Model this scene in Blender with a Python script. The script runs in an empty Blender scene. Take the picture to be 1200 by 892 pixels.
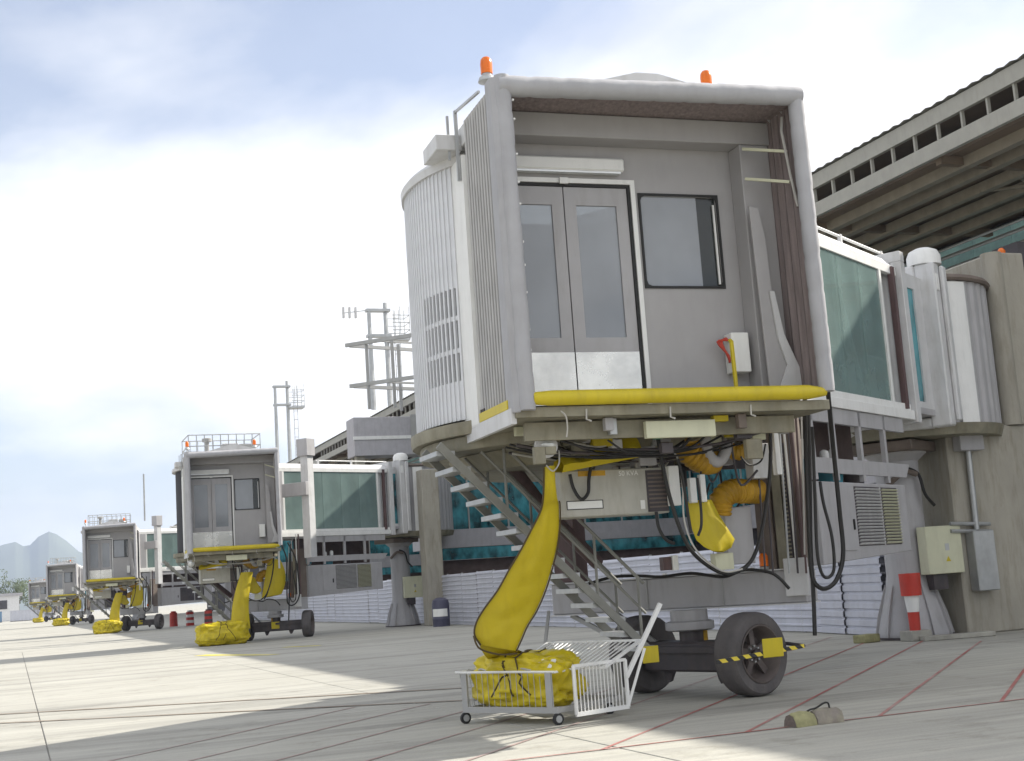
import bpy, bmesh, math, random
from mathutils import Vector, Matrix, noise
rnd = random.Random(7)
R = math.radians
scene = bpy.context.scene
col = scene.collection

# ------------------------------------------------------------------ camera
FPX, PW, PH = 1550.0, 1200.0, 892.0
ROLL = R(3.9); PITCH = R(8.6); YAW = R(21.04)
CAM = Vector((0, 0, 1.7))
fwd = Vector((math.sin(YAW)*math.cos(PITCH), math.cos(YAW)*math.cos(PITCH), math.sin(PITCH)))
r0 = Vector((math.cos(YAW), -math.sin(YAW), 0)); u0 = r0.cross(fwd)
cright = r0*math.cos(ROLL) - u0*math.sin(ROLL)
cup = u0*math.cos(ROLL) + r0*math.sin(ROLL)
cd = bpy.data.cameras.new('camera'); cam = bpy.data.objects.new('camera', cd); col.objects.link(cam)
cd.sensor_width = 36; cd.lens = 36*FPX/PW; cd.clip_start = 0.1; cd.clip_end = 30000
mw = Matrix.Identity(4)
for i in range(3):
    mw[i][0] = cright[i]; mw[i][1] = cup[i]; mw[i][2] = -fwd[i]; mw[i][3] = CAM[i]
cam.matrix_world = mw
scene.camera = cam

# ------------------------------------------------------------------ sky, sun, exposure
SUN_EL = R(37.8)
sun_dir = Vector((math.cos(SUN_EL)*0.995, math.cos(SUN_EL)*0.10, math.sin(SUN_EL))).normalized()   # towards the sun
world = bpy.data.worlds.new('World'); scene.world = world; world.use_nodes = True
nt = world.node_tree; nt.nodes.clear()
def nd(t, **k):
    n = nt.nodes.new(t)
    for a, b in k.items(): setattr(n, a, b)
    return n
sky = nd('ShaderNodeTexSky', sky_type='NISHITA', sun_disc=False)
sky.sun_elevation = SUN_EL; sky.sun_rotation = math.atan2(sun_dir.x, sun_dir.y)
sky.air_density = 1.0; sky.dust_density = 1.0; sky.ozone_density = 3.5
tc = nd('ShaderNodeTexCoord')
sep = nd('ShaderNodeSeparateXYZ'); nt.links.new(tc.outputs['Generated'], sep.inputs[0])
zz = nd('ShaderNodeMath', operation='ADD'); nt.links.new(sep.outputs[2], zz.inputs[0]); zz.inputs[1].default_value = 0.22
zm = nd('ShaderNodeMath', operation='MAXIMUM'); nt.links.new(zz.outputs[0], zm.inputs[0]); zm.inputs[1].default_value = 0.12
dx = nd('ShaderNodeMath', operation='DIVIDE'); nt.links.new(sep.outputs[0], dx.inputs[0]); nt.links.new(zm.outputs[0], dx.inputs[1])
dy = nd('ShaderNodeMath', operation='DIVIDE'); nt.links.new(sep.outputs[1], dy.inputs[0]); nt.links.new(zm.outputs[0], dy.inputs[1])
cmb = nd('ShaderNodeCombineXYZ'); nt.links.new(dx.outputs[0], cmb.inputs[0]); nt.links.new(dy.outputs[0], cmb.inputs[1])
SKY_SEED = 133.6
cmb.inputs[2].default_value = SKY_SEED
n1 = nd('ShaderNodeTexNoise'); n1.inputs['Scale'].default_value = 0.85; n1.inputs['Detail'].default_value = 7; n1.inputs['Roughness'].default_value = 0.52
n1.inputs['Distortion'].default_value = 0.25
nt.links.new(cmb.outputs[0], n1.inputs['Vector'])
rmp = nd('ShaderNodeValToRGB'); nt.links.new(n1.outputs[0], rmp.inputs[0])
rmp.color_ramp.elements[0].position = 0.385; rmp.color_ramp.elements[0].color = (0.22, 0.22, 0.22, 1)
rmp.color_ramp.elements[1].position = 0.515; rmp.color_ramp.elements[1].color = (1, 1, 1, 1)
n2 = nd('ShaderNodeTexNoise'); n2.inputs['Scale'].default_value = 1.9; n2.inputs['Detail'].default_value = 6
nt.links.new(cmb.outputs[0], n2.inputs['Vector'])
crmp = nd('ShaderNodeValToRGB'); nt.links.new(n2.outputs[0], crmp.inputs[0])
CLOUD = 7.2
crmp.color_ramp.elements[0].position = 0.32; crmp.color_ramp.elements[0].color = (0.70, 0.71, 0.75, 1)
crmp.color_ramp.elements[1].position = 0.62; crmp.color_ramp.elements[1].color = (1, 1, 1, 1)
cscale = nd('ShaderNodeMix', data_type='RGBA', blend_type='MULTIPLY'); cscale.inputs['Factor'].default_value = 1
nt.links.new(crmp.outputs[0], cscale.inputs[6]); cscale.inputs[7].default_value = (CLOUD, CLOUD*0.992, CLOUD*0.975, 1)
stint = nd('ShaderNodeMix', data_type='RGBA', blend_type='MULTIPLY'); stint.inputs['Factor'].default_value = 1
nt.links.new(sky.outputs[0], stint.inputs[6]); stint.inputs[7].default_value = (1.0, 0.86, 0.80, 1)
mx = nd('ShaderNodeMix', data_type='RGBA')
nt.links.new(rmp.outputs[0], mx.inputs['Factor']); nt.links.new(stint.outputs[2], mx.inputs[6]); nt.links.new(cscale.outputs[2], mx.inputs[7])
bg = nd('ShaderNodeBackground'); bg.inputs['Strength'].default_value = 0.10
nt.links.new(mx.outputs[2], bg.inputs[0])
wo = nd('ShaderNodeOutputWorld'); nt.links.new(bg.outputs[0], wo.inputs[0])

sl = bpy.data.lights.new('sun', 'SUN'); sl.energy = 4.0; sl.angle = R(0.6); sl.color = (1.0, 0.95, 0.86)
so = bpy.data.objects.new('sun', sl); col.objects.link(so)
so.rotation_euler = (-sun_dir).to_track_quat('-Z', 'Y').to_euler()
scene.view_settings.view_transform = 'Standard'; scene.view_settings.look = 'None'
scene.view_settings.exposure = 1.05; scene.view_settings.gamma = 1.0

# ------------------------------------------------------------------ materials
MATS = {}
def mat(name, c, rough=0.6, metal=0.0, var=0.12, vscale=2.5, bump=0.0, bscale=30.0, dirt=0.0, dirtc=(0.10, 0.085, 0.06), stretch=(1, 1, 1), spec=0.4, wpos=False, coat=0.0):
    m = bpy.data.materials.new(name); m.use_nodes = True; t = m.node_tree
    b = t.nodes['Principled BSDF']; b.inputs['Roughness'].default_value = rough; b.inputs['Metallic'].default_value = metal
    b.inputs['Specular IOR Level'].default_value = spec
    if coat: b.inputs['Coat Weight'].default_value = coat; b.inputs['Coat Roughness'].default_value = 0.15
    L = t.links.new
    if wpos:
        g = t.nodes.new('ShaderNodeNewGeometry'); src = g.outputs['Position']
    else:
        g = t.nodes.new('ShaderNodeTexCoord'); src = g.outputs['Object']
    mp = t.nodes.new('ShaderNodeMapping'); L(src, mp.inputs[0]); mp.inputs['Scale'].default_value = stretch
    n = t.nodes.new('ShaderNodeTexNoise'); L(mp.outputs[0], n.inputs['Vector']); n.inputs['Scale'].default_value = vscale; n.inputs['Detail'].default_value = 6; n.inputs['Roughness'].default_value = 0.6
    rp = t.nodes.new('ShaderNodeValToRGB'); L(n.outputs[0], rp.inputs[0])
    rp.color_ramp.elements[0].position = 0.3; rp.color_ramp.elements[1].position = 0.7
    rp.color_ramp.elements[0].color = tuple(max(0, x*(1-var)) for x in c)+(1,)
    rp.color_ramp.elements[1].color = tuple(min(1, x*(1+var)) for x in c)+(1,)
    out = rp.outputs[0]
    if dirt > 0:
        mp2 = t.nodes.new('ShaderNodeMapping'); L(src, mp2.inputs[0]); mp2.inputs['Scale'].default_value = (4, 4, 0.7) if not wpos else (1, 1, 1)
        n2 = t.nodes.new('ShaderNodeTexNoise'); L(mp2.outputs[0], n2.inputs['Vector']); n2.inputs['Scale'].default_value = 1.6 if not wpos else 0.35; n2.inputs['Detail'].default_value = 8; n2.inputs['Roughness'].default_value = 0.65
        r2 = t.nodes.new('ShaderNodeValToRGB'); L(n2.outputs[0], r2.inputs[0]); r2.color_ramp.elements[0].position = 0.48; r2.color_ramp.elements[1].position = 0.75
        r2.color_ramp.elements[0].color = (0, 0, 0, 1); r2.color_ramp.elements[1].color = (dirt, dirt, dirt, 1)
        mx = t.nodes.new('ShaderNodeMix'); mx.data_type = 'RGBA'; L(r2.outputs[0], mx.inputs['Factor']); L(out, mx.inputs[6]); mx.inputs[7].default_value = dirtc+(1,)
        out = mx.outputs[2]
    L(out, b.inputs['Base Color'])
    # roughness breakup
    mr = t.nodes.new('ShaderNodeMapRange'); L(n.outputs[0], mr.inputs[0]); mr.inputs[3].default_value = max(0.02, rough-0.1); mr.inputs[4].default_value = min(1, rough+0.12)
    L(mr.outputs[0], b.inputs['Roughness'])
    if bump > 0:
        nb = t.nodes.new('ShaderNodeTexNoise'); L(src, nb.inputs['Vector']); nb.inputs['Scale'].default_value = bscale; nb.inputs['Detail'].default_value = 4
        bp = t.nodes.new('ShaderNodeBump'); bp.inputs['Strength'].default_value = bump; bp.inputs['Distance'].default_value = 0.02
        L(nb.outputs[0], bp.inputs['Height']); L(bp.outputs[0], b.inputs['Normal'])
    MATS[name] = m
    return m

def glass(name, tint, opac, basec, rough=0.05, spec=0.9, lo=0.9, hi=1.1, gst=(0.7, 0.7, 0.5)):
    m = bpy.data.materials.new(name); m.use_nodes = True; t = m.node_tree; L = t.links.new
    b = t.nodes['Principled BSDF']; b.inputs['Roughness'].default_value = rough; b.inputs['IOR'].default_value = 1.9
    g = t.nodes.new('ShaderNodeTexCoord'); n = t.nodes.new('ShaderNodeTexNoise'); mp = t.nodes.new('ShaderNodeMapping'); mp.inputs['Scale'].default_value = gst
    L(g.outputs['Object'], mp.inputs[0]); L(mp.outputs[0], n.inputs['Vector']); n.inputs['Scale'].default_value = 1.5; n.inputs['Detail'].default_value = 5
    rp = t.nodes.new('ShaderNodeValToRGB'); L(n.outputs[0], rp.inputs[0]); rp.color_ramp.elements[0].position = 0.35; rp.color_ramp.elements[1].position = 0.65
    rp.color_ramp.elements[0].color = tuple(x*lo for x in basec)+(1,); rp.color_ramp.elements[1].color = tuple(min(1, x*hi) for x in basec)+(1,)
    L(rp.outputs[0], b.inputs['Base Color'])
    tr = t.nodes.new('ShaderNodeBsdfTransparent'); tr.inputs[0].default_value = tint+(1,)
    ms = t.nodes.new('ShaderNodeMixShader'); ms.inputs[0].default_value = opac
    L(tr.outputs[0], ms.inputs[1]); L(b.outputs[0], ms.inputs[2])
    L(ms.outputs[0], t.nodes['Material Output'].inputs[0])
    MATS[name] = m
    return m

mat('paint_grey', (0.385, 0.378, 0.385), 0.5, var=0.05, dirt=0.28, dirtc=(0.17, 0.15, 0.12))
mat('paint_wall', (0.365, 0.355, 0.355), 0.5, var=0.04, dirt=0.16, dirtc=(0.22, 0.21, 0.20))
mat('paint_light', (0.56, 0.56, 0.56), 0.45, var=0.08, dirt=0.35, dirtc=(0.26, 0.24, 0.20))
mat('paint_white', (0.74, 0.74, 0.72), 0.45, var=0.04, dirt=0.15)
mat('curtain', (0.64, 0.65, 0.67), 0.4, var=0.06, dirt=0.2, dirtc=(0.38, 0.37, 0.34))
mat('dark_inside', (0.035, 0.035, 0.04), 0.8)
mat('fabric_pad', (0.36, 0.36, 0.375), 0.7, var=0.08, bump=0.18, bscale=9, dirt=0.15)
mat('fabric_bellows', (0.44, 0.435, 0.43), 0.8, var=0.08, bump=0.2, bscale=12, dirt=0.2)
mat('lining', (0.20, 0.165, 0.16), 0.9, var=0.3, stretch=(8, 8, 0.6), bump=0.3)
mat('yellow_paint', (0.53, 0.42, 0.015), 0.45, var=0.08, dirt=0.3, dirtc=(0.2, 0.15, 0.03))
mat('yellow_tarp', (0.49, 0.385, 0.008), 0.5, var=0.07, bump=0.3, bscale=9, dirt=0.3, dirtc=(0.25, 0.17, 0.01))
mat('yellow_bag', (0.54, 0.43, 0.012), 0.40, var=0.22, vscale=6, bump=0.8, bscale=7, dirt=0.25, dirtc=(0.20, 0.14, 0.01))
mat('orange_duct', (0.42, 0.24, 0.015), 0.55, var=0.25, vscale=5, bump=0.3)
mat('crease_shade_grey', (0.36, 0.355, 0.35), 0.8)
mat('seam', (0.07, 0.05, 0.02), 0.8)
mat('dark_steel', (0.060, 0.052, 0.056), 0.5, var=0.3, dirt=0.3, dirtc=(0.14, 0.10, 0.07))
mat('maroon_steel', (0.10, 0.062, 0.062), 0.55, var=0.3, stretch=(3, 3, 0.4), dirt=0.3)
mat('rim_brown', (0.115, 0.095, 0.088), 0.6, var=0.3, vscale=5, dirt=0.4)
mat('stair_dark', (0.22, 0.22, 0.20), 0.6, var=0.2)
mat('brown_plate', (0.15, 0.12, 0.10), 0.6, var=0.2, dirt=0.3)
mat('rubber', (0.10, 0.092, 0.092), 0.85, var=0.25, bump=0.4, bscale=25, dirt=0.4, dirtc=(0.17, 0.155, 0.14))
mat('cable', (0.018, 0.017, 0.016), 0.5, var=0.2)
mat('cable_grey', (0.42, 0.41, 0.38), 0.6)
mat('stainless', (0.58, 0.57, 0.53), 0.25, metal=1.0, var=0.25, vscale=1.6, bump=0.15, bscale=3)
mat('galvanised', (0.42, 0.43, 0.43), 0.42, metal=0.6, var=0.15, dirt=0.15)
mat('white_box', (0.76, 0.76, 0.73), 0.5, var=0.04, dirt=0.12)
mat('cream_box', (0.55, 0.55, 0.40), 0.5, var=0.05, dirt=0.15)
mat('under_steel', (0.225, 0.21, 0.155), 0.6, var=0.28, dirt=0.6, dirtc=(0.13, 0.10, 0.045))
mat('converter', (0.42, 0.41, 0.36), 0.5, var=0.1, dirt=0.45, dirtc=(0.2, 0.17, 0.11))
mat('rubber_black', (0.02, 0.02, 0.02), 0.6)
mat('amber', (0.70, 0.15, 0.01), 0.25, var=0.2)
mat('red_paint', (0.50, 0.045, 0.03), 0.5, var=0.15, dirt=0.3)
mat('red_cable', (0.45, 0.05, 0.03), 0.5)
mat('green_part', (0.05, 0.30, 0.18), 0.5)
mat('blue_part', (0.05, 0.22, 0.28), 0.5)
mat('lamp_lens', (0.70, 0.72, 0.72), 0.12, metal=0.3)
mat('concrete_wall', (0.34, 0.32, 0.27), 0.85, var=0.14, vscale=1.3, stretch=(1, 1, 0.5), bump=0.3, bscale=14, dirt=0.55, dirtc=(0.16, 0.135, 0.085))
mat('concrete_block', (0.33, 0.32, 0.28), 0.9, var=0.2, bump=0.5, bscale=20)
mat('slab_grey', (0.40, 0.39, 0.41), 0.7, var=0.08, dirt=0.2)
mat('hoarding', (0.50, 0.51, 0.57), 0.42, metal=0.15, var=0.08, dirt=0.22, dirtc=(0.35, 0.33, 0.32))
mat('roof_brown', (0.17, 0.13, 0.095), 0.8, var=0.3, vscale=0.4, wpos=True)
mat('roof_fascia', (0.34, 0.33, 0.29), 0.6, var=0.08, dirt=0.15)
mat('roof_purlin', (0.26, 0.23, 0.18), 0.7, var=0.15)
mat('roof_sheet', (0.34, 0.33, 0.30), 0.5, var=0.1)
mat('frame_grey', (0.36, 0.36, 0.35), 0.55, var=0.08)
mat('teal_film', (0.52, 0.84, 0.90), 0.35, var=0.25, vscale=1.2, dirt=0.3, dirtc=(0.45, 0.62, 0.66))  # colour brightened to stand for light coming through the film
mat('dark_wall', (0.06, 0.055, 0.06), 0.8, var=0.3)
mat('brick_dark', (0.11, 0.08, 0.075), 0.85, var=0.3)
mat('chock_wood', (0.28, 0.27, 0.14), 0.85, var=0.25, vscale=7, bump=0.5, bscale=18, dirt=0.5, dirtc=(0.12, 0.10, 0.06))
mat('chock_worn', (0.24, 0.22, 0.17), 0.85, var=0.3, vscale=9, bump=0.5, bscale=18, dirt=0.8, dirtc=(0.20, 0.17, 0.165))
mat('chock_end', (0.14, 0.115, 0.10), 0.9, var=0.3, vscale=20)
mat('blue_dark', (0.07, 0.07, 0.11), 0.5)
mat('container_blue', (0.12, 0.22, 0.34), 0.55, var=0.1)
mat('far_white', (0.66, 0.66, 0.66), 0.6)
mat('line_red', (0.33, 0.12, 0.105), 0.8, var=0.25, vscale=5, wpos=True, dirt=0.9, dirtc=(0.42, 0.36, 0.33))
mat('line_faint', (0.33, 0.24, 0.22), 0.85, var=0.2, vscale=4, wpos=True, dirt=0.9, dirtc=(0.42, 0.39, 0.36))
mat('line_brown', (0.20, 0.15, 0.11), 0.85, var=0.25, vscale=4, wpos=True, dirt=0.5, dirtc=(0.38, 0.35, 0.31))
mat('line_yellow', (0.55, 0.48, 0.06), 0.8, var=0.2, vscale=6, wpos=True, dirt=0.8, dirtc=(0.42, 0.40, 0.35))
mat('sealant', (0.24, 0.23, 0.21), 0.9)
mat('leaf', (0.075, 0.10, 0.035), 0.7, var=0.35, vscale=0.6, wpos=True)
mat('bark', (0.10, 0.075, 0.05), 0.9)
mat('mountain', (0.07, 0.085, 0.05), 0.95, var=0.35, vscale=0.004, wpos=True)
glass('pane_cab', (0.62, 0.66, 0.68), 0.62, (0.38, 0.40, 0.43), 0.05, 1.0)  # lighter grey-blue base stands in for the sky's reflection
glass('pane_tunnel', (0.62, 0.74, 0.71), 0.52, (0.30, 0.39, 0.37), 0.05, 1.0, 0.8, 1.15)
glass('pane_teal', (0.25, 0.5, 0.52), 0.85, (0.035, 0.17, 0.20), 0.08, 0.9, 0.2, 2.3, (1.1, 1.1, 0.7))
glass('pane_dark', (0.35, 0.38, 0.38), 0.35, (0.10, 0.11, 0.11), 0.05)

def striped(name, c1, c2, scale, axis):
    m = bpy.data.materials.new(name); m.use_nodes = True; t = m.node_tree; L = t.links.new
    b = t.nodes['Principled BSDF']; b.inputs['Roughness'].default_value = 0.5
    g = t.nodes.new('ShaderNodeTexCoord'); mp = t.nodes.new('ShaderNodeMapping'); L(g.outputs['Object'], mp.inputs[0])
    w = t.nodes.new('ShaderNodeTexWave'); w.bands_direction = axis; w.inputs['Scale'].default_value = scale; L(mp.outputs[0], w.inputs[0])
    rp = t.nodes.new('ShaderNodeValToRGB'); rp.color_ramp.interpolation = 'CONSTANT'; L(w.outputs[0], rp.inputs[0])
    rp.color_ramp.elements[0].color = c1+(1,); rp.color_ramp.elements[1].position = 0.5; rp.color_ramp.elements[1].color = c2+(1,)
    L(rp.outputs[0], b.inputs['Base Color']); MATS[name] = m
striped('hazard', (0.02, 0.02, 0.02), (0.7, 0.55, 0.05), 3.4, 'DIAGONAL')

# concrete apron: patchy, tyre-scuffed
def apron_material():
    m = bpy.data.materials.new('apron'); m.use_nodes = True; t = m.node_tree; L = t.links.new
    b = t.nodes['Principled BSDF']; b.inputs['Specular IOR Level'].default_value = 0.25
    g = t.nodes.new('ShaderNodeNewGeometry')
    def noise_(sc, det, st=(1, 1, 1), rot=0, rough=0.6):
        mp = t.nodes.new('ShaderNodeMapping'); mp.inputs['Scale'].default_value = st; mp.inputs['Rotation'].default_value = (0, 0, rot); L(g.outputs['Position'], mp.inputs[0])
        n = t.nodes.new('ShaderNodeTexNoise'); n.inputs['Scale'].default_value = sc; n.inputs['Detail'].default_value = det; n.inputs['Roughness'].default_value = rough; L(mp.outputs[0], n.inputs['Vector']); return n
    def ramp(n, p0, c0, p1, c1):
        r = t.nodes.new('ShaderNodeValToRGB'); L(n.outputs[0], r.inputs[0]); e = r.color_ramp.elements
        e[0].position = p0; e[0].color = c0+(1,); e[1].position = p1; e[1].color = c1+(1,); return r
    def mul(a, bb):
        x = t.nodes.new('ShaderNodeMix'); x.data_type = 'RGBA'; x.blend_type = 'MULTIPLY'; x.inputs['Factor'].default_value = 1; L(a, x.inputs[6]); L(bb, x.inputs[7]); return x.outputs[2]
    base = ramp(noise_(0.22, 8), 0.3, (0.365, 0.355, 0.313), 0.7, (0.435, 0.425, 0.378))
    broom = ramp(noise_(1.0, 5, (0.35, 6, 1), R(14)), 0.35, (0.85, 0.85, 0.86), 0.65, (1.05, 1.05, 1.04))
    tyre = ramp(noise_(0.5, 4, (0.12, 1.6, 1), R(-32)), 0.50, (1, 1, 1), 0.70, (0.70, 0.70, 0.71))
    spots = ramp(noise_(1.1, 9, rough=0.75), 0.54, (1, 1, 1), 0.74, (0.66, 0.65, 0.62))
    grain = ramp(noise_(38, 3), 0.3, (0.92, 0.92, 0.92), 0.7, (1.06, 1.06, 1.06))
    c = mul(mul(mul(mul(base.outputs[0], broom.outputs[0]), tyre.outputs[0]), spots.outputs[0]), grain.outputs[0])
    L(c, b.inputs['Base Color']); b.inputs['Roughness'].default_value = 0.85
    bp = t.nodes.new('ShaderNodeBump'); bp.inputs['Strength'].default_value = 0.25; bp.inputs['Distance'].default_value = 0.01
    L(noise_(25, 5).outputs[0], bp.inputs['Height']); L(bp.outputs[0], b.inputs['Normal'])
    MATS['apron'] = m
apron_material()

# ------------------------------------------------------------------ mesh helpers
class MB:
    def __init__(s, M=None): s.v = []; s.f = []; s.M = M
    def add(s, vs, fs):
        o = len(s.v)
        for p in vs:
            p = Vector(p)
            if s.M: p = s.M @ p
            s.v.append(p)
        s.f += [tuple(i+o for i in f) for f in fs]
        return s
    def box(s, x0, x1, y0, y1, z0, z1):
        return s.add([(x0,y0,z0),(x1,y0,z0),(x1,y1,z0),(x0,y1,z0),(x0,y0,z1),(x1,y0,z1),(x1,y1,z1),(x0,y1,z1)],
                     [(0,3,2,1),(4,5,6,7),(0,1,5,4),(1,2,6,5),(2,3,7,6),(3,0,4,7)])
    def hexa(s, b4, t4):
        return s.add(list(b4)+list(t4), [(0,3,2,1),(4,5,6,7),(0,1,5,4),(1,2,6,5),(2,3,7,6),(3,0,4,7)])
    def bar(s, p, q, w, h=None, up=(0, 0, 1)):
        h = h or w; p = Vector(p); q = Vector(q); d = (q-p).normalized(); up = Vector(up)
        if abs(d.dot(up)) > 0.98: up = Vector((0, 1, 0))
        a = d.cross(up).normalized()*w/2; b = a.cross(d).normalized()*h/2
        return s.hexa([p-a-b, p+a-b, q+a-b, q-a-b], [p-a+b, p+a+b, q+a+b, q-a+b])
    def tube(s, pts, r, n=8, cap=True):
        pts = [Vector(p) for p in pts]; m = len(pts); rr = r if isinstance(r, (list, tuple)) else [r]*m
        vs = []; fs = []; a = None
        for i, p in enumerate(pts):
            d = (pts[min(i+1, m-1)]-pts[max(i-1, 0)]).normalized()
            if a is None:
                a = d.cross(Vector((0, 0, 1)) if abs(d.z) < 0.9 else Vector((0, 1, 0))).normalized()
            else:
                a = (a-d*a.dot(d)).normalized()
            b = d.cross(a)
            for k in range(n):
                t = 2*math.pi*k/n; vs.append(p+(a*math.cos(t)+b*math.sin(t))*rr[i])
        for i in range(m-1):
            for k in range(n):
                k2 = (k+1) % n; fs.append((i*n+k, i*n+k2, (i+1)*n+k2, (i+1)*n+k))
        if cap: fs.append(tuple(range(n-1, -1, -1))); fs.append(tuple((m-1)*n+k for k in range(n)))
        return s.add(vs, fs)
    def lathe(s, prof, c, axis=(0, 0, 1), n=20, a0=0, a1=2*math.pi, cap=True):
        # prof: (radius, height along axis)
        c = Vector(c); ax = Vector(axis).normalized(); u = ax.orthogonal().normalized()
        if abs(ax.z) > 0.99: u = Vector((1, 0, 0))
        w = ax.cross(u); full = abs(a1-a0) > 6.28; m = n if full else n+1; vs = []; fs = []
        for (r, h) in prof:
            for k in range(m):
                t = a0+(a1-a0)*k/n; vs.append(c+ax*h+(u*math.cos(t)+w*math.sin(t))*r)
        for i in range(len(prof)-1):
            for k in range(n):
                k2 = (k+1) % m; fs.append((i*m+k, i*m+k2, (i+1)*m+k2, (i+1)*m+k))
        if full and cap:
            if prof[0][0] > 1e-4: fs.append(tuple(range(m-1, -1, -1)))
            if prof[-1][0] > 1e-4: fs.append(tuple((len(prof)-1)*m+k for k in range(m)))
        return s.add(vs, fs)
    def prism(s, poly, e, d):
        # poly: list of 3D points, e: extrude vector
        n = len(poly); e = Vector(e)*d; poly = [Vector(p) for p in poly]
        return s.add(poly+[p+e for p in poly], [tuple(range(n-1, -1, -1)), tuple(range(n, 2*n))]+[(i, (i+1) % n, (i+1) % n+n, i+n) for i in range(n)])
    def mesh(s, name, m, smooth=False, bev=0.0):
        me = bpy.data.meshes.new(name); me.from_pydata([tuple(v) for v in s.v], [], s.f)
        bm = bmesh.new(); bm.from_mesh(me)
        bmesh.ops.recalc_face_normals(bm, faces=bm.faces)
        if bev > 0:
            try: bmesh.ops.bevel(bm, geom=list(bm.edges), offset=bev, segments=1, affect='EDGES', clamp_overlap=True)
            except Exception: pass
        bm.to_mesh(me); bm.free()
        if m: me.materials.append(MATS[m])
        if smooth:
            for p in me.polygons: p.use_smooth = True
            me.set_sharp_from_angle(angle=R(38))
        return me
    def build(s, name, m, parent=None, smooth=False, bev=0.0):
        return link(name, s.mesh(name, m, smooth, bev), parent)
def link(name, me, parent=None, loc=None, rz=0):
    o = bpy.data.objects.new(name, me); col.objects.link(o); o.parent = parent
    if loc is not None: o.location = loc
    if rz: o.rotation_euler = (0, 0, rz)
    return o
def tag(o, label=None, cat=None, group=None, kind=None):
    if label: o['label'] = label
    if cat: o['category'] = cat
    if group: o['group'] = group
    if kind: o['kind'] = kind
    return o
def thing(name, loc, label, cat, group=None, rz=0):
    o = bpy.data.objects.new(name, None); col.objects.link(o); o.location = loc; o.rotation_euler = (0, 0, rz); o.empty_display_size = 0.3
    return tag(o, label, cat, group)
def copy_tree(o, parent=None, skip=()):
    c = o.copy(); col.objects.link(c); c.parent = parent
    for ch in list(o.children):
        if ch.name.split('.')[0] not in skip: copy_tree(ch, c, skip)
    return c
def smooth_path(pts, k=6):
    pts = [Vector(p) for p in pts]; out = []
    for i in range(len(pts)-1):
        p0 = pts[max(i-1, 0)]; p1 = pts[i]; p2 = pts[i+1]; p3 = pts[min(i+2, len(pts)-1)]
        for j in range(k):
            t = j/k; out.append(0.5*((2*p1)+(p2-p0)*t+(2*p0-5*p1+4*p2-p3)*t*t+(3*p1-p0-3*p2+p3)*t**3))
    out.append(pts[-1]); return out
def at(px, py, V):            # point on the plane y = V seen at a place in the photograph
    d = fwd+cright*((px-PW/2)/FPX)-cup*((py-PH/2)/FPX); t = (V-CAM.y)/d.y; return CAM+d*t
def on_ground(px, py, z=0.0):
    d = fwd+cright*((px-PW/2)/FPX)-cup*((py-PH/2)/FPX); t = (z-CAM.z)/d.z; return CAM+d*t
def text_mesh(txt, size, m):
    cu = bpy.data.curves.new('txt', 'FONT'); cu.body = txt; cu.size = size; cu.extrude = 0.001; cu.align_x = 'LEFT'
    o = bpy.data.objects.new('txt', cu); col.objects.link(o)
    dg = bpy.context.evaluated_depsgraph_get(); me = bpy.data.meshes.new_from_object(o.evaluated_get(dg)); bpy.data.objects.remove(o)
    me.materials.clear(); me.materials.append(MATS[m]); return me

def ribbon(rows, th, name, m, parent):
    # rows: (left point, right point) top to bottom; closed soft tube with bulge
    vs = []; fs = []; K = 13
    for (l, r_) in rows:
        l = Vector(l); r_ = Vector(r_); w = (r_-l); nrm = Vector((-0.25, -0.95, 0.15)).normalized()
        for k in range(K): t = k/(K-1); vs.append(l+w*t+nrm*(th*(math.sin(math.pi*t)**0.6)*(0.8+0.5*noise.noise(Vector((l.x*4, l.z*4, t*3))))+math.sin(math.pi*t)*(0.03*(abs(noise.noise(Vector((t*2.2+l.z*1.1, l.z*2.3, 7.0))))-0.3)+0.02*noise.noise(Vector((t*3.0, l.z*7.0, 2.0))))))
        for k in range(K): t = 1-k/(K-1); vs.append(l+w*t-nrm*th*0.7*(math.sin(math.pi*t)**0.6))
    n = 2*K
    for i in range(len(rows)-1):
        for k in range(n): fs.append((i*n+k, i*n+(k+1) % n, (i+1)*n+(k+1) % n, (i+1)*n+k))
    return MB().add(vs, fs).build(name, m, parent, smooth=True)
# ------------------------------------------------------------------ ground
g = MB(); g.add([(-9000, -3000, -0.03), (9000, -3000, -0.03), (9000, 14000, -0.03), (-9000, 14000, -0.03)], [(0, 1, 2, 3)])
apron = g.build('apron', 'apron'); tag(apron, 'pale concrete apron with red painted hatching', 'apron', kind='structure')
SL, S0L, S0V, NL, NV = 5.2, -25.6, 3.3, 9, 12
jb = MB(); jb.add([(S0L, S0V, -0.014), (S0L+SL*NL, S0V, -0.014), (S0L+SL*NL, S0V+SL*NV, -0.014), (S0L, S0V+SL*NV, -0.014)], [(0, 1, 2, 3)])
jb.build('joint_sealant', 'sealant', apron)
sm = MB().box(0.007, SL-0.007, 0.007, SL-0.007, -0.028, 0.0).mesh('concrete_slab', 'apron', bev=0.006)
for i in range(NL):
    for j in range(NV):
        link('concrete_slab', sm, apron, (S0L+i*SL, S0V+j*SL, rnd.uniform(-0.002, 0.002)))
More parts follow.
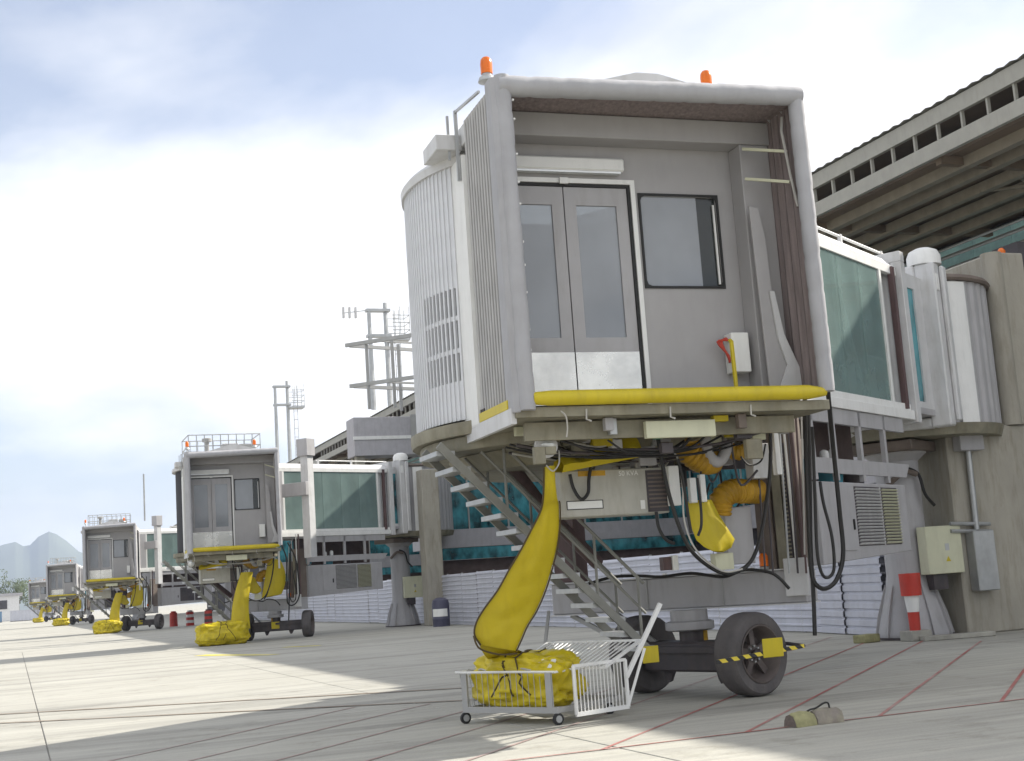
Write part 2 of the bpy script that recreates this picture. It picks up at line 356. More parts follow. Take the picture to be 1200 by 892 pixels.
def ground_line(a, b, w, m, name='painted_line', z=0.006):
    a = Vector((a[0], a[1], 0)); b = Vector((b[0], b[1], 0)); d = (b-a).normalized(); n = Vector((-d.y, d.x, 0))*w/2
    k = max(2, int((b-a).length/0.5)); vs = []; fs = []
    for i in range(k+1):
        p = a.lerp(b, i/k)
        for sgn in (1, -1):
            jit = rnd.uniform(-0.006, 0.006)
            vs.append((p.x+n.x*sgn+jit, p.y+n.y*sgn+jit, z))
    for i in range(k): fs.append((2*i, 2*i+1, 2*i+3, 2*i+2))
    return MB().add(vs, fs).build(name, m, apron)
ground_line((-8.0, 12.3), (17.4, 12.3), 0.045, 'line_red', z=0.008)
def hatch_end(x0):
    best = 22.5-12.3
    # stop on the diagonal border line or on the wall line
    for s in [i*0.05 for i in range(1, 400)]:
        x, y = x0+s, 12.3+s
        if x > 16.9 or y > 23.0-0.66*(x+0.2) and x < 7.2: return s
        if y > 26: return s
    return best
for k in range(-6, 9):
    x0 = 7.04+1.63*k
    s = hatch_end(x0)
    if s > 0.5 and x0 < 16.5: ground_line((x0, 12.3), (x0+s, 12.3+s), 0.045, 'line_red' if k > -2 else 'line_faint')
ground_line((-6.0, 28.6), (7.6, 21.0), 0.11, 'line_brown', z=0.010)
ground_line((-6.0, 27.1), (7.4, 18.3), 0.10, 'line_brown', z=0.011)
ground_line((7.3, 40.3), (5.7, 44.6), 0.5, 'line_yellow')
ground_line((9.6, 44.5), (8.6, 45.6), 0.35, 'line_yellow')

# ------------------------------------------------------------------ jet bridge
def build_bridge(B, near, td, tg0, tg1, tend, trot, head_z, zlift=0.0):
    """B: Empty at the ground below the cab pivot. Local axes: x towards the terminal, y along it."""
    PV = Vector((7.3, 16.6, 0))
    def a(px, py, V): return at(px, py, V)-PV
    CM = Matrix.Translation((0.13 if near else 0.30, 0, 0)) @ Matrix.Rotation(R(-2.6), 4, 'Z') @ (Matrix.Identity(4) if near else Matrix.Scale(0.89, 4, (1, 0, 0)))   # the cab's own frame
    cb = lambda: MB(CM)
    # ---- hood bellows (accordion)
    X0, X1, YF, YB, Z0, Z1 = -2.0, 2.08, -2.98, -1.62, 3.62, 7.50
    npl = 12; pl = (YB-YF-0.08)/npl; steps = [(0.0, -0.045), (0.12, -0.004), (0.5, 0.014), (0.88, -0.004)]
    seq = [(YF+0.08+(k+f)*pl, o) for k in range(npl) for f, o in steps]; nf = len(seq)-1; vs = []; fs = []
    for i in range(nf+1):
        y, o = seq[i]
        xl = X0-o+0.02; xr = X1+o-0.02; zt = Z1+o-0.02
        ring = [(xl, y, Z0+0.1)]+[(xl, y, Z0+0.1+(zt-Z0-0.1)*k/4) for k in range(1, 4)]+[(xl, y, zt-0.05), (xl+0.05, y, zt)]+[(xl+(xr-xl)*k/4, y, zt+0.05*math.sin(math.pi*k/4)) for k in range(1, 4)]+[(xr-0.05, y, zt), (xr, y, zt-0.05)]+[(xr, y, zt-(zt-Z0-0.1)*k/4) for k in range(1, 4)]+[(xr, y, Z0+0.1)]
        vs += ring
    m = len(ring)
    for i in range(nf):
        for k in range(m-1): fs.append((i*m+k, i*m+k+1, (i+1)*m+k+1, (i+1)*m+k))
    cb().add(vs, fs).build('hood_bellows', 'fabric_bellows', B)
    for k in range(npl):
        y = YF+0.08+k*pl
        cb().tube([(X0+0.014, y, Z0+0.1), (X0+0.014, y, Z1-0.06)], 0.009, 5).build('crease_shade_seam', 'crease_shade_grey', B)  # seam strips, darker to draw the crease shade between folds
    cb().box(X0-0.035, X0+0.03, YF+0.2, YB-0.05, Z0+0.0, Z0+0.11).build('side_sill', 'yellow_paint', B, bev=0.006)
    # lining seen inside the hood
    li = cb(); vs = []; fs = []
    for i in range(15):
        y = YF+0.1+(YB-YF-0.1)*i/14; o = 0.06 if i % 2 else 0.10
        vs += [(X1-o, y, Z0+0.2), (X1-o, y, Z1-o), (X0+o, y, Z1-o), (X0+o, y, Z0+0.2)]
    for i in range(14):
        for k in range(3): fs.append((i*4+k, i*4+k+1, (i+1)*4+k+1, (i+1)*4+k))
    li.add(vs, fs).build('hood_lining', 'lining', B)
    # pads round the mouth of the hood
    def pad(p, q, r, flat, n_seam):
        p = Vector(p); q = Vector(q); L = (q-p).length; k = n_seam*6; pts = []; rr = []
        for i in range(k+1):
            t = i/k; wob = 0.012*noise.noise(Vector((p.x*3+t*9, p.z, 1.7)))
            pts.append(p.lerp(q, t)+Vector((wob, wob, wob*0.5)))
            ph = (t*n_seam) % 1.0; e = min(ph, 1-ph)
            rr.append(r*(0.93 if e < 0.03 else 1.0+0.03*noise.noise(Vector((t*14, p.x, p.z)))))
        o = cb().tube(pts, rr, 14).build('hood_pad', 'fabric_pad', B, smooth=True)
        return o
    pad((X0+0.10, YF, Z1+0.02), (X0+0.14, YF, Z0-0.04), 0.10, 1, 9)
    pad((X1-0.10, YF, Z1+0.02), (X1-0.08, YF, Z0+0.10), 0.10, 1, 9)
    pad((X0+0.04, YF, Z1-0.10), (X1-0.04, YF, Z1-0.02), 0.125, 1, 10)
    if near:
        for k in range(11):
            z = Z0+0.25+k*0.34+0.06*math.sin(k*2.3)
            cb().box(X0+0.205, X0+0.228, YF-0.03, YF+0.0, z, z+0.022).build('glint_tie', 'paint_white', B)  # white ties that also stand in for glints along the pad edge
    # flat outer flap of the left pad
    cb().hexa([(X0-0.02, YF+0.03, Z0-0.06), (X0+0.06, YF-0.02, Z0-0.06), (X0+0.06, YF+0.26, Z0-0.06), (X0-0.02, YF+0.28, Z0-0.06)],
              [(X0-0.05, YF+0.0, Z1), (X0+0.03, YF-0.05, Z1), (X0+0.03, YF+0.18, Z1), (X0-0.05, YF+0.20, Z1)]).build('pad_flap', 'fabric_pad', B, bev=0.01)
    # yellow bumper
    k = 16; bp = [(X0+0.20+(X1-X0-0.32)*i/k, YF-0.02, Z0+0.09) for i in range(k+1)]
    rr = [0.088]*(k+1); rr[-1] = 0.05; rr[0] = 0.07
    cb().tube(bp, rr, 14).build('bumper', 'yellow_paint', B, smooth=True)
    # ---- cab end wall, recessed
    YW = -1.88
    dl, dr, dt = -1.78, 0.16, 6.60
    w = cb()
    w.box(-1.95, dl-0.0, YW, YW+0.08, 3.7, 7.42); w.box(dl, dr, YW, YW+0.08, dt, 7.42)
    wx0, wx1, wz0, wz1 = 0.235, 1.31, 5.28, 6.47
    w.box(dr, wx0, YW, YW+0.08, 3.7, 7.42); w.box(wx0, wx1, YW, YW+0.08, 3.7, wz0); w.box(wx0, wx1, YW, YW+0.08, wz1, 7.42); w.box(wx1, 2.0, YW, YW+0.08, 3.7, 7.42)
    w.build('end_wall', 'paint_wall', B)
    cb().box(-1.93, 2.0, YW-0.34, YW-0.003, 7.10, 7.40).build('portal_header', 'paint_wall', B, bev=0.01)
    cb().box(1.56, 1.98, YW-0.32, YW-0.003, 3.7, 7.097).build('portal_jamb', 'paint_wall', B, bev=0.01)
    # wing plate on the right with its flared foot
    pts = [(1.58, 3.86), (2.0, 3.88), (1.99, 4.12), (1.82, 4.55), (1.74, 5.1), (1.72, 5.8), (1.66, 6.2), (1.53, 6.22)]
    cb().prism([(x, -2.36, z) for x, z in pts], (0, 1, 0), 0.03).build('wing_plate', 'paint_wall', B, bev=0.004)
    cb().prism([(1.70, -2.40, 3.86), (2.01, -2.40, 3.88), (2.0, -2.40, 4.12), (1.83, -2.40, 4.55), (1.75, -2.40, 5.1), (1.69, -2.40, 5.1), (1.74, -2.40, 4.5), (1.84, -2.40, 4.15)], (0, 1, 0), 0.03).build('edge_strip', 'paint_light', B)
    # hood folding arms
    for z in (6.95, 6.55): cb().bar((1.55, -2.3, z+0.05), (1.92, -2.75, z-0.12), 0.035).build('hood_arm', 'cream_box', B)
    cb().tube([(1.93, -2.7, 7.3), (1.88, -2.74, 7.1), (1.92, -2.78, 6.5), (1.97, -2.8, 6.1)], 0.018, 6).build('hood_spring', 'cable_grey', B)
    # door frame and leaves
    f = cb(); f.box(dl, dl+0.05, YW-0.04, YW-0.002, 3.72, dt); f.box(dr-0.06, dr, YW-0.04, YW-0.002, 3.72, dt); f.box(dl, dr, YW-0.04, YW-0.002, dt, dt+0.06)
    f.build('door_frame', 'paint_white', B)
    gk = cb(); gk.box(dr-0.10, dr-0.062, YW-0.02, YW+0.02, 3.72, dt-0.04); gk.box(dl+0.052, dr-0.062, YW-0.02, YW+0.02, dt-0.04, dt-0.004); gk.build('door_gasket', 'rubber_black', B)
    mid = (dl+dr)/2
    for (xa, xb) in ((dl+0.055, mid-0.008), (mid+0.008, dr-0.105)):
        st = 0.155; za, zb, zk = 3.78, dt-0.045, 4.44; pz0, pz1 = 4.62, 6.32
        lf = cb()
        lf.box(xa, xa+st, YW+0.0, YW+0.045, zk, zb); lf.box(xb-st, xb, YW+0.0, YW+0.045, zk, zb)
        lf.box(xa+st, xb-st, YW+0.0, YW+0.045, zk, pz0); lf.box(xa+st, xb-st, YW+0.0, YW+0.045, pz1, zb)
        leaf = lf.build('door_leaf', 'paint_grey', B)
        cb().box(xa+st-0.01, xb-st+0.01, YW+0.02, YW+0.03, pz0-0.01, pz1+0.01).build('pane', 'pane_cab', leaf)
        cb().box(xa, xb, YW-0.004, YW+0.042, za, zk-0.003).build('kick_plate', 'stainless', leaf)
    cb().box(mid-0.06, mid+0.06, YW-0.075, YW-0.042, dt-0.02, dt+0.06).build('door_closer', 'paint_white', B, bev=0.005)
    # window
    wf = cb()
    r = 0.03
    wf.box(wx0-r, wx1+r, YW-0.02, YW-0.002, wz1, wz1+r); wf.box(wx0-r, wx1+r, YW-0.02, YW-0.002, wz0-r, wz0)
    wf.box(wx0-r, wx0, YW-0.02, YW-0.002, wz0, wz1); wf.box(wx1, wx1+r, YW-0.02, YW-0.002, wz0, wz1)
    for (cx, sx) in ((wx0, 1), (wx1, -1)):
        for (cz, sz) in ((wz0, 1), (wz1, -1)):
            wf.prism([(cx, YW-0.019, cz), (cx+sx*0.07, YW-0.019, cz), (cx+sx*0.02, YW-0.019, cz+sz*0.02), (cx, YW-0.019, cz+sz*0.07)], (0, 1, 0), 0.016)
    win = wf.build('window', 'rubber_black', B)
    wxm = wx0+0.80
    cb().box(wx0-0.01, wxm, YW+0.02, YW+0.03, wz0-0.01, wz1+0.01).build('pane', 'pane_cab', win)
    cb().box(wxm+0.004, wx1+0.01, YW+0.035, YW+0.045, wz0-0.01, wz1+0.01).build('pane', 'pane_dark', win)
    cb().box(wx1-0.05, wx1-0.025, YW+0.0, YW+0.02, wz0+0.03, wz1-0.1).build('window_bar', 'paint_white', win)
    # inside the cab
    it = cb(); it.box(0.25, 1.3, YW+0.25, YW+0.75, 4.3, 5.0); it.build('control_desk', 'paint_light', B, bev=0.02)
    cb().box(0.5, 0.95, YW+0.18, YW+0.24, 5.0, 5.3).build('control_screen', 'blue_part', B, bev=0.01)
    cb().box(-2.0, 2.0, YW+0.09, 1.9, 3.70, 3.78).build('cab_floor', 'dark_wall', B)
    cb().box(1.02, 1.08, YW+0.5, YW+0.9, 3.8, 7.0).build('window_post', 'dark_steel', B)
    cb().box(-1.6, 1.9, 1.35, 1.42, 3.8, 7.0).build('rear_partition', 'paint_light', B)
    cb().box(1.94, 2.0, YW+0.09, 0.6, 3.70, 7.15).build('side_wall', 'paint_grey', B)
    # roof of the cab
    rf = cb(); rf.hexa([(-2.0, -1.70, 7.16), (2.05, -1.70, 7.16), (2.05, 0.9, 7.16), (-2.0, 0.9, 7.16)], [(-2.0, -1.66, 7.42), (2.05, -1.66, 7.42), (2.05, 0.9, 7.36), (-2.0, 0.9, 7.36)])
    rf.build('cab_roof', 'paint_light', B, bev=0.01)
    cb().prism([(-1.3, -2.6, 7.50), (0.0, -2.6, 7.83), (0.3, -2.6, 7.83), (1.7, -2.6, 7.50)], (0, 1, 0), 0.8).build('hood_ridge', 'paint_light', B)
    # lamp over the door
    lm = cb().box(-1.75, 0.0, YW-0.14, YW-0.01, 6.74, 6.91).build('strip_lamp', 'paint_white', B, bev=0.02)
    cb().box(-1.7, -0.05, YW-0.12, YW-0.03, 6.715, 6.738).build('lamp_diffuser', 'lamp_lens', lm)
    # small box, cable coil and post on the right of the door
    bx = cb().box(1.24, 1.49, YW-0.22, YW-0.01, 4.12, 4.63).build('socket_box', 'white_box', B, bev=0.01)
    if near:
        for q in range(3):
            pts = smooth_path([(1.23, YW-0.10-0.03*q, 4.58-0.02*q), (1.13-0.03*q, YW-0.16, 4.52), (1.16+0.02*q, YW-0.18, 4.40-0.03*q), (1.22, YW-0.15, 4.30-0.02*q), (1.26, YW-0.12, 4.34)], 4)
            cb().tube(pts, 0.014, 6).build('red_coil', 'red_cable', B)
        cb().tube([(1.07, YW-0.55, 3.8), (1.06, YW-0.55, 4.45), (1.07, YW-0.5, 4.47)], 0.028, 8).build('guide_post', 'yellow_paint', B)
        # joystick arm by the left pad
        cb().tube([(-1.72, -2.2, 3.85), (-1.66, -2.25, 4.2), (-1.69, -2.3, 4.6)], 0.02, 6).build('sensor_arm', 'cable', B)
        cb().lathe([(0.0, -0.03), (0.07, -0.03), (0.07, 0.03), (0.0, 0.03)], (-1.66, -2.36, 4.72), (0, 1, 0), 14).build('sensor_wheel', 'rubber_black', B)
        cb().box(-1.70, -1.62, -2.38, -2.30, 4.5, 4.64).build('sensor_head', 'paint_white', B, bev=0.005)
    # beacons
    for bxx in (-1.85, 1.12):
        st = cb().lathe([(0.03, 7.5), (0.03, 7.70), (0.115, 7.72), (0.10, 7.77), (0.062, 7.80), (0.062, 7.82)], (bxx, -2.3, 0), n=14).build('beacon_base', 'galvanised', B, smooth=True)
        cb().lathe([(0.072, 7.822), (0.075, 7.95), (0.068, 8.0), (0.045, 8.03), (0.0, 8.04)], (bxx, -2.3, 0), n=14).build('beacon_lens', 'amber', st, smooth=True)
    # left frame bracket and flood box
    fr = cb(); fr.bar((-2.06, -1.55, 6.7), (-2.06, -1.55, 7.62), 0.04); fr.bar((-2.06, -1.55, 7.6), (-2.0, -2.4, 7.55), 0.03); fr.bar((-2.14, -1.45, 7.0), (-2.14, -1.45, 7.58), 0.03)
    fr.build('bracket', 'galvanised', B)
    cb().box(-2.32, -1.98, -1.5, -0.85, 7.12, 7.32).build('flood_box', 'paint_light', B, bev=0.008)
    # ---- slat curtain of the cab's round back
    RC = 2.3; cz0, cz1 = 3.74, 7.02
    bk = cb().lathe([(RC-0.09, cz0), (RC-0.09, cz1)], (0, 0, 0), n=40, a0=R(112), a1=R(211)).build('slat_curtain', 'dark_inside', B)  # dark backing, shade of the interior put into its colour
    pitch = 0.088; ang = pitch/RC; ns = int(R(96)/ang) if near else 0
    wd = pitch*0.90/2
    pm = MB().box(-0.012, 0.012, -wd, wd, cz0, cz1)
    pm.box(0.012, 0.030, -wd, -wd+0.022, cz0, cz1); plain = pm.mesh('slat', 'curtain')
    sm_ = MB(); e = wd*0.45
    sm_.box(-0.012, 0.012, -wd, -e, cz0, cz1); sm_.box(-0.012, 0.012, e, wd, cz0, cz1); sm_.box(0.012, 0.030, -wd, -wd+0.022, cz0, cz1)
    rows = [(4.24, 4.60), (4.66, 5.02), (5.08, 5.44)]; zl = cz0
    for (za, zb) in rows+[(cz1, cz1)]:
        sm_.box(-0.012, 0.012, -e, e, zl, za); zl = zb
    slot = sm_.mesh('slotted_slat', 'curtain')
    for i in range(ns):
        t = R(209)-i*ang
        me = slot if 1 <= i <= 9 else plain
        p = CM @ Vector((RC*math.cos(t), RC*math.sin(t), 0))
        link('slat', me, bk, p, t+R(-2.6))
    cb().lathe([(RC-0.2, cz1), (RC+0.06, cz1), (RC+0.07, cz1+0.10), (RC+0.02, cz1+0.16), (RC-0.2, cz1+0.17)], (0, 0, 0), n=44, a0=R(100), a1=R(216)).build('curtain_rim', 'paint_light', B, smooth=True)
    cb().hexa([(-2.03, -1.62, 3.6), (-1.93, -1.62, 3.6), (-1.93, -1.08, 3.6), (-2.03, -1.02, 3.6)], [(-2.03, -1.62, 7.02), (-1.93, -1.62, 7.02), (-1.93, -1.08, 7.02), (-2.03, -1.02, 7.02)]).build('corner_post', 'paint_white', B)
    # back of the drum, right half
    cb().lathe([(RC-0.05, cz0), (RC-0.05, cz1)], (0, 0, 0), n=30, a0=R(-20), a1=R(20)).build('drum_wall', 'paint_grey', B)
    # ---- underside
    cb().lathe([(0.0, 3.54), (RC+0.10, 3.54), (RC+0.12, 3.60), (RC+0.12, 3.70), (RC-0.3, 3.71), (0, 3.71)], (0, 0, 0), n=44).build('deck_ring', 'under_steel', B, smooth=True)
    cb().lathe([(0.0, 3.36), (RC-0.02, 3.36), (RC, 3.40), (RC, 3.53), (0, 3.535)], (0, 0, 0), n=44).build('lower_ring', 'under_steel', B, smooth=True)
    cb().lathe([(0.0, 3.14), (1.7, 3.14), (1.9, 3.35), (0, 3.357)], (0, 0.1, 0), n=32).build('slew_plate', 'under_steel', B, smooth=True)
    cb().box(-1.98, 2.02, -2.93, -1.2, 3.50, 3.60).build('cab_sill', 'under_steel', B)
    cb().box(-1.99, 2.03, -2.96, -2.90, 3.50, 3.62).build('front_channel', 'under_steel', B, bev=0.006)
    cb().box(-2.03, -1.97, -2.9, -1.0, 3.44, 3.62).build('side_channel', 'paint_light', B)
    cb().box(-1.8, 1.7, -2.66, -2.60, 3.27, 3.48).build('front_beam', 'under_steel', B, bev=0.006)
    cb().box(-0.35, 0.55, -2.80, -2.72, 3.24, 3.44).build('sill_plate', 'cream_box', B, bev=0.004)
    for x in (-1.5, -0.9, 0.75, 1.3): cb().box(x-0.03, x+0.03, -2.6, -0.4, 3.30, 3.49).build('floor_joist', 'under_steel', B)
    for x in (-1.15, -0.1, 0.95): cb().tube([(x, -2.97, 3.58), (x-0.01, -2.98, 3.46), (x+0.05, -2.97, 3.44)], 0.012, 5).build('hose_hook', 'cable_grey', B)
    # small fittings, brackets and pipes, dark tones deepening the underside's shade
    ru = random.Random(5); nfit = 70 if near else 14
    for k in range(nfit):
        x = ru.uniform(-1.7, 1.9); y = ru.uniform(-2.85, -1.2); w_ = ru.uniform(0.04, 0.13); h_ = ru.uniform(0.05, 0.16); z = 3.495 if y < -2.68 or y > -2.58 else 3.2
        cb().box(x-w_, x+w_, y-0.04, y+0.05, z-h_-ru.uniform(0, 0.12), z-0.002).build('fitting', ru.choice(['under_steel', 'dark_steel', 'dark_steel', 'brown_plate', 'paint_grey', 'cream_box', 'galvanised', 'yellow_tarp']), B, bev=0.006)
    for k in range(14 if near else 3):
        y = -2.56+0.10*k; z = 3.16+0.02*(k % 3); x0_ = ru.uniform(-1.8, -0.4); x1_ = ru.uniform(0.2, 1.9)
        cb().tube(smooth_path([(x0_, y, z+0.1), (x0_*0.6, y-0.02, z-ru.uniform(0.0, 0.08)), (x1_*0.4, y+0.03, z-ru.uniform(0, 0.1)), (x1_, y, z+0.12)], 5), ru.uniform(0.010, 0.022), 6).build('pipe_run', ru.choice(['cable', 'cable_grey', 'dark_steel', 'cable']), B, smooth=True)
    # work lamp on its bracket
    c = a(640, 524, 14.25)
    br = MB(); br.tube([c+Vector((-0.12, 0, 0.03)), c+Vector((-0.12, 0.02, 0.28))], 0.015, 6); br.tube([c+Vector((0.10, 0, 0.03)), c+Vector((0.10, 0.02, 0.28))], 0.015, 6); br.tube([c+Vector((-0.12, 0, 0.0)), c+Vector((0.12, 0, 0.0))], 0.012, 6)
    wl = br.build('work_lamp', 'paint_white', B)
    MB().lathe([(0.07, 0.16), (0.13, 0.10), (0.135, 0.0), (0.11, -0.02), (0.0, -0.025)], c+Vector((0, -0.02, 0)), (0, 0.95, -0.3) and (0.1, 0.9, 0.25), 18).build('lamp_housing', 'paint_light', wl, smooth=True)
    MB().lathe([(0.0, 0.0), (0.06, 0.005), (0.085, 0.02)], c+Vector((0.0, -0.065, -0.01)), (0.1, 0.9, 0.25), 16).build('lamp_lens', 'lamp_lens', wl, smooth=True)
    # ---- power converter under the cab
    q = [a(655, 554, 14.95), a(782, 546, 14.95), a(782, 600, 14.95), a(655, 608, 14.95)]
    x0, x1, zt, zb = q[0].x, q[1].x-0.02, (q[0].z+q[1].z)/2, (q[2].z+q[3].z)/2; y0 = 14.95-16.6
    cv = MB().box(x0, x1, y0, y0+0.5, zb, zt).build('power_converter', 'converter', B, bev=0.012)
    MB().box(x1-0.30, x1-0.01, y0-0.012, y0-0.002, zb+0.02, zt-0.03).build('vent_panel', 'dark_steel', cv)
    for k in range(9):
        z = zb+0.07+k*0.052; MB().box(x1-0.28, x1-0.03, y0-0.022, y0-0.013, z, z+0.02).build('vent_slat', 'brown_plate', cv)
    MB().box(x0+0.25, x0+0.62, y0-0.006, y0-0.002, zt-0.075, zt-0.01).build('orange_band', 'orange_duct', cv)
    MB().box(x0+0.08, x0+0.55, y0-0.005, y0-0.002, zb+0.10, zb+0.19).build('name_plate', 'white_box', cv)
    pf = MB(); pf.box(x0+0.07, x0+0.56, y0-0.007, y0-0.003, zb+0.19, zb+0.20); pf.box(x0+0.07, x0+0.56, y0-0.007, y0-0.003, zb+0.09, zb+0.10); pf.box(x0+0.07, x0+0.08, y0-0.007, y0-0.003, zb+0.10, zb+0.19); pf.box(x0+0.55, x0+0.56, y0-0.007, y0-0.003, zb+0.10, zb+0.19)
    pf.build('plate_border', 'rubber_black', cv)
    if near:
        o = link('rating_text', text_mesh('50 KVA', 0.085, 'white_box'), cv, (x0+0.80, y0-0.003, zt-0.085)); o.rotation_euler = (R(90), 0, 0)
        MB().box(x1-0.40, x1-0.34, y0-0.008, y0-0.002, zb+0.06, zb+0.17).build('rating_label', 'white_box', cv)
        MB().tube(smooth_path([a(668, 556, 14.9), a(672, 572, 14.88), a(681, 585, 14.86), a(689, 578, 14.87), a(690, 562, 14.88), a(692, 548, 14.9)]), 0.022, 7).build('cable_loop', 'cable', B, smooth=True)
    # hangers from the deck to the converter
    for x in (x0+0.15, x1-0.15): MB().box(x-0.03, x+0.03, y0+0.15, y0+0.2, zt, 3.4).build('hanger', 'under_steel', B)
    # folded tarp above the converter
    tp = MB(); vs = []; fs = []; n_ = 18
    for i in range(n_+1):
        u = i/n_; p = a(655, 551, 14.85).lerp(a(746, 533, 14.85), u)
        hgt = 0.13+0.20*math.exp(-((u-0.88)/0.12)**2)+0.03*math.sin(u*17)
        for (dy, dz) in ((-0.10, -0.04), (-0.16, hgt*0.3), (-0.05+0.03*math.sin(u*11), hgt), (0.14, hgt*0.9), (0.2, 0.0)):
            vs.append(p+Vector((0, dy, dz)))
    for i in range(n_):
        for k in range(5): fs.append((i*5+k, i*5+(k+1) % 5, (i+1)*5+(k+1) % 5, (i+1)*5+k))
    tp.add(vs, fs).build('folded_tarp', 'yellow_tarp', B, smooth=True)
    # ---- corrugated air ducts
    def duct(pts, r, name='air_duct', m='orange_duct', amp=0.13, rib=0.055):
        sp = smooth_path(pts, 24); pts2 = [sp[0]]; acc = 0; rr = [r]; tot = 0
        for i in range(1, len(sp)):
            tot += (sp[i]-sp[i-1]).length
            if tot-acc >= rib/4: acc = tot; pts2.append(sp[i]); rr.append(r*(1+amp*math.sin(2*math.pi*tot/rib)*0.6))
        return MB().tube(pts2, rr, 14).build(name, m, B, smooth=True)
    duct([a(815, 505, 15.1), a(806, 516, 15.05), a(808, 530, 15.0), a(822, 540, 15.0), a(836, 541, 15.1)], 0.16)
    duct([a(848, 520, 15.15), a(860, 530, 15.1), a(874, 527, 15.1), a(884, 515, 15.2)], 0.10)
    duct([a(843, 602, 15.3), a(846, 585, 15.25), a(857, 576, 15.25), a(872, 576, 15.3), a(888, 576, 15.4)], 0.155)
    duct([a(826, 500, 14.9), a(827, 520, 14.88), a(832, 536, 14.88), a(842, 541, 14.9), a(850, 530, 14.9), a(853, 512, 14.95), a(853, 495, 15.0)], 0.075, 'grey_elbow', 'paint_grey', 0.0)
    # second sleeve end
    rws = [((806, 588), (834, 586)), ((808, 605), (843, 604)), ((811, 620), (852, 618)), ((816, 633), (861, 632)), ((825, 641), (857, 642)), ((835, 646), (848, 647))]
    ribbon([(a(p[0], p[1], 14.95), a(q_[0], q_[1], 15.05)) for p, q_ in rws], 0.06, 'sleeve_end', 'yellow_tarp', B)
    MB().box(*(lambda p, q_: (p.x, q_.x, p.y, p.y+0.3, q_.z, p.z))(a(848, 595, 15.35), a(886, 660, 15.35))).build('duct_plenum', 'paint_grey', B, bev=0.01)
    # boxes and plates
    def pbox(name, m, px0, py0, px1, py1, V, dep, bev=0.006):
        p = a(px0, py0, V); q_ = a(px1, py1, V); return MB().box(p.x, q_.x, p.y, p.y+dep, q_.z, p.z).build(name, m, B, bev=bev)
    pbox('document_box', 'white_box', 783, 546, 799, 592, 14.8, 0.10)
    pbox('document_box', 'white_box', 808, 560, 818, 589, 14.8, 0.08)
    pbox('document_box', 'white_box', 820, 556, 829, 588, 14.82, 0.08)
    pbox('junction_box', 'cream_box', 880, 487, 898, 515, 14.7, 0.16)
    pbox('junction_box', 'cream_box', 838, 649, 861, 667, 15.1, 0.14)
    pbox('junction_box', 'under_steel', 673, 519, 688, 534, 14.6, 0.12)
    pbox('relay_box', 'paint_light', 716, 515, 730, 526, 14.5, 0.1)
    pbox('motor_box', 'paint_grey', 748, 516, 770, 545, 14.9, 0.3)
    pbox('duct_hood', 'paint_grey', 858, 488, 878, 512, 14.9, 0.25)
    pbox('warning_box', 'maroon_steel', 777, 653, 788, 668, 15.6, 0.12); pbox('warning_panel', 'white_box', 788, 651, 796, 668, 15.58, 0.12)
    pbox('trunking', 'paint_white', 905, 492, 917, 556, 15.0, 0.10)
    pbox('trunking_box', 'paint_light', 880, 520, 904, 560, 15.1, 0.2)
    pbox('green_coupling', 'green_part', 767, 508, 777, 514, 14.5, 0.08)
    if near:   # equipment hung between deck and lift beam, dark colours deepening the shade
        rq = random.Random(12)
        for k in range(26):
            px = rq.uniform(660, 905); py = rq.uniform(500, 560); Vq = rq.uniform(15.4, 16.2); w_ = rq.uniform(0.05, 0.16); h_ = rq.uniform(0.06, 0.22); p = a(px, py, Vq)
            MB().box(p.x-w_, p.x+w_, p.y, p.y+0.15, p.z-h_, p.z+h_).build('equipment_box', rq.choice(['dark_steel', 'brown_plate', 'under_steel', 'paint_grey', 'maroon_steel', 'cable']), B, bev=0.008)
        for k in range(12):
            px = rq.uniform(690, 900); Vq = rq.uniform(14.8, 16.0); d1 = rq.uniform(-25, 25); d2 = rq.uniform(40, 110)
            MB().tube(smooth_path([a(px, 500, Vq), a(px+d1*0.3, 500+d2*0.5, Vq), a(px+d1, 500+d2, Vq-0.05), a(px+d1*1.8+8, 500+d2*0.75, Vq)], 5), rq.uniform(0.010, 0.020), 6).build('cable', rq.choice(['cable', 'cable', 'cable_grey', 'dark_steel']), B, smooth=True)
        for px in (884, 893, 912, 922, 932): MB().tube([a(px, 482, 15.2), a(px+13, 672, 15.2)], 0.016, 6).build('conduit', rq.choice(['dark_steel', 'galvanised', 'maroon_steel']), B)
        MB().box(*(lambda p, q_: (p.x, q_.x, p.y, p.y+0.05, q_.z, p.z))(a(760, 500, 16.3), a(905, 548, 16.3))).build('shade_plate', 'dark_steel', B)  # added dark plate, shade under the cab put into its colour
    # ---- tunnel
    d = Vector((math.cos(td), math.sin(td), 0)); nrm = Vector((d.y, -d.x, 0)); Zv = Vector((0, 0, 1))
    TM = Matrix(((d.x, -nrm.x, 0, 0), (d.y, -nrm.y, 0, 0), (0, 0, 1, 0), (0, 0, 0, 1)))   # x along, +y = left side, -y = right side (sunny)
    tb = lambda: MB(TM)
    W_, W2 = 1.5, 1.3; zb, zt = 4.34, 7.02
    ta = 1.7
    tun = tb().box(ta, tend, -W_, W_, zb-0.14, zb-0.02).build('tunnel_floor', 'paint_grey', B)
    rf = tb(); rf.hexa([(ta, -W_, zt+0.02), (tend, -W_, zt+0.02), (tend, W_, zt+0.02), (ta, W_, zt+0.02)], [(ta, -W_+0.2, zt+0.22), (tend, -W_+0.2, zt+0.22), (tend, W_-0.2, zt+0.22), (ta, W_-0.2, zt+0.22)])
    rf.build('tunnel_roof', 'paint_light', B)
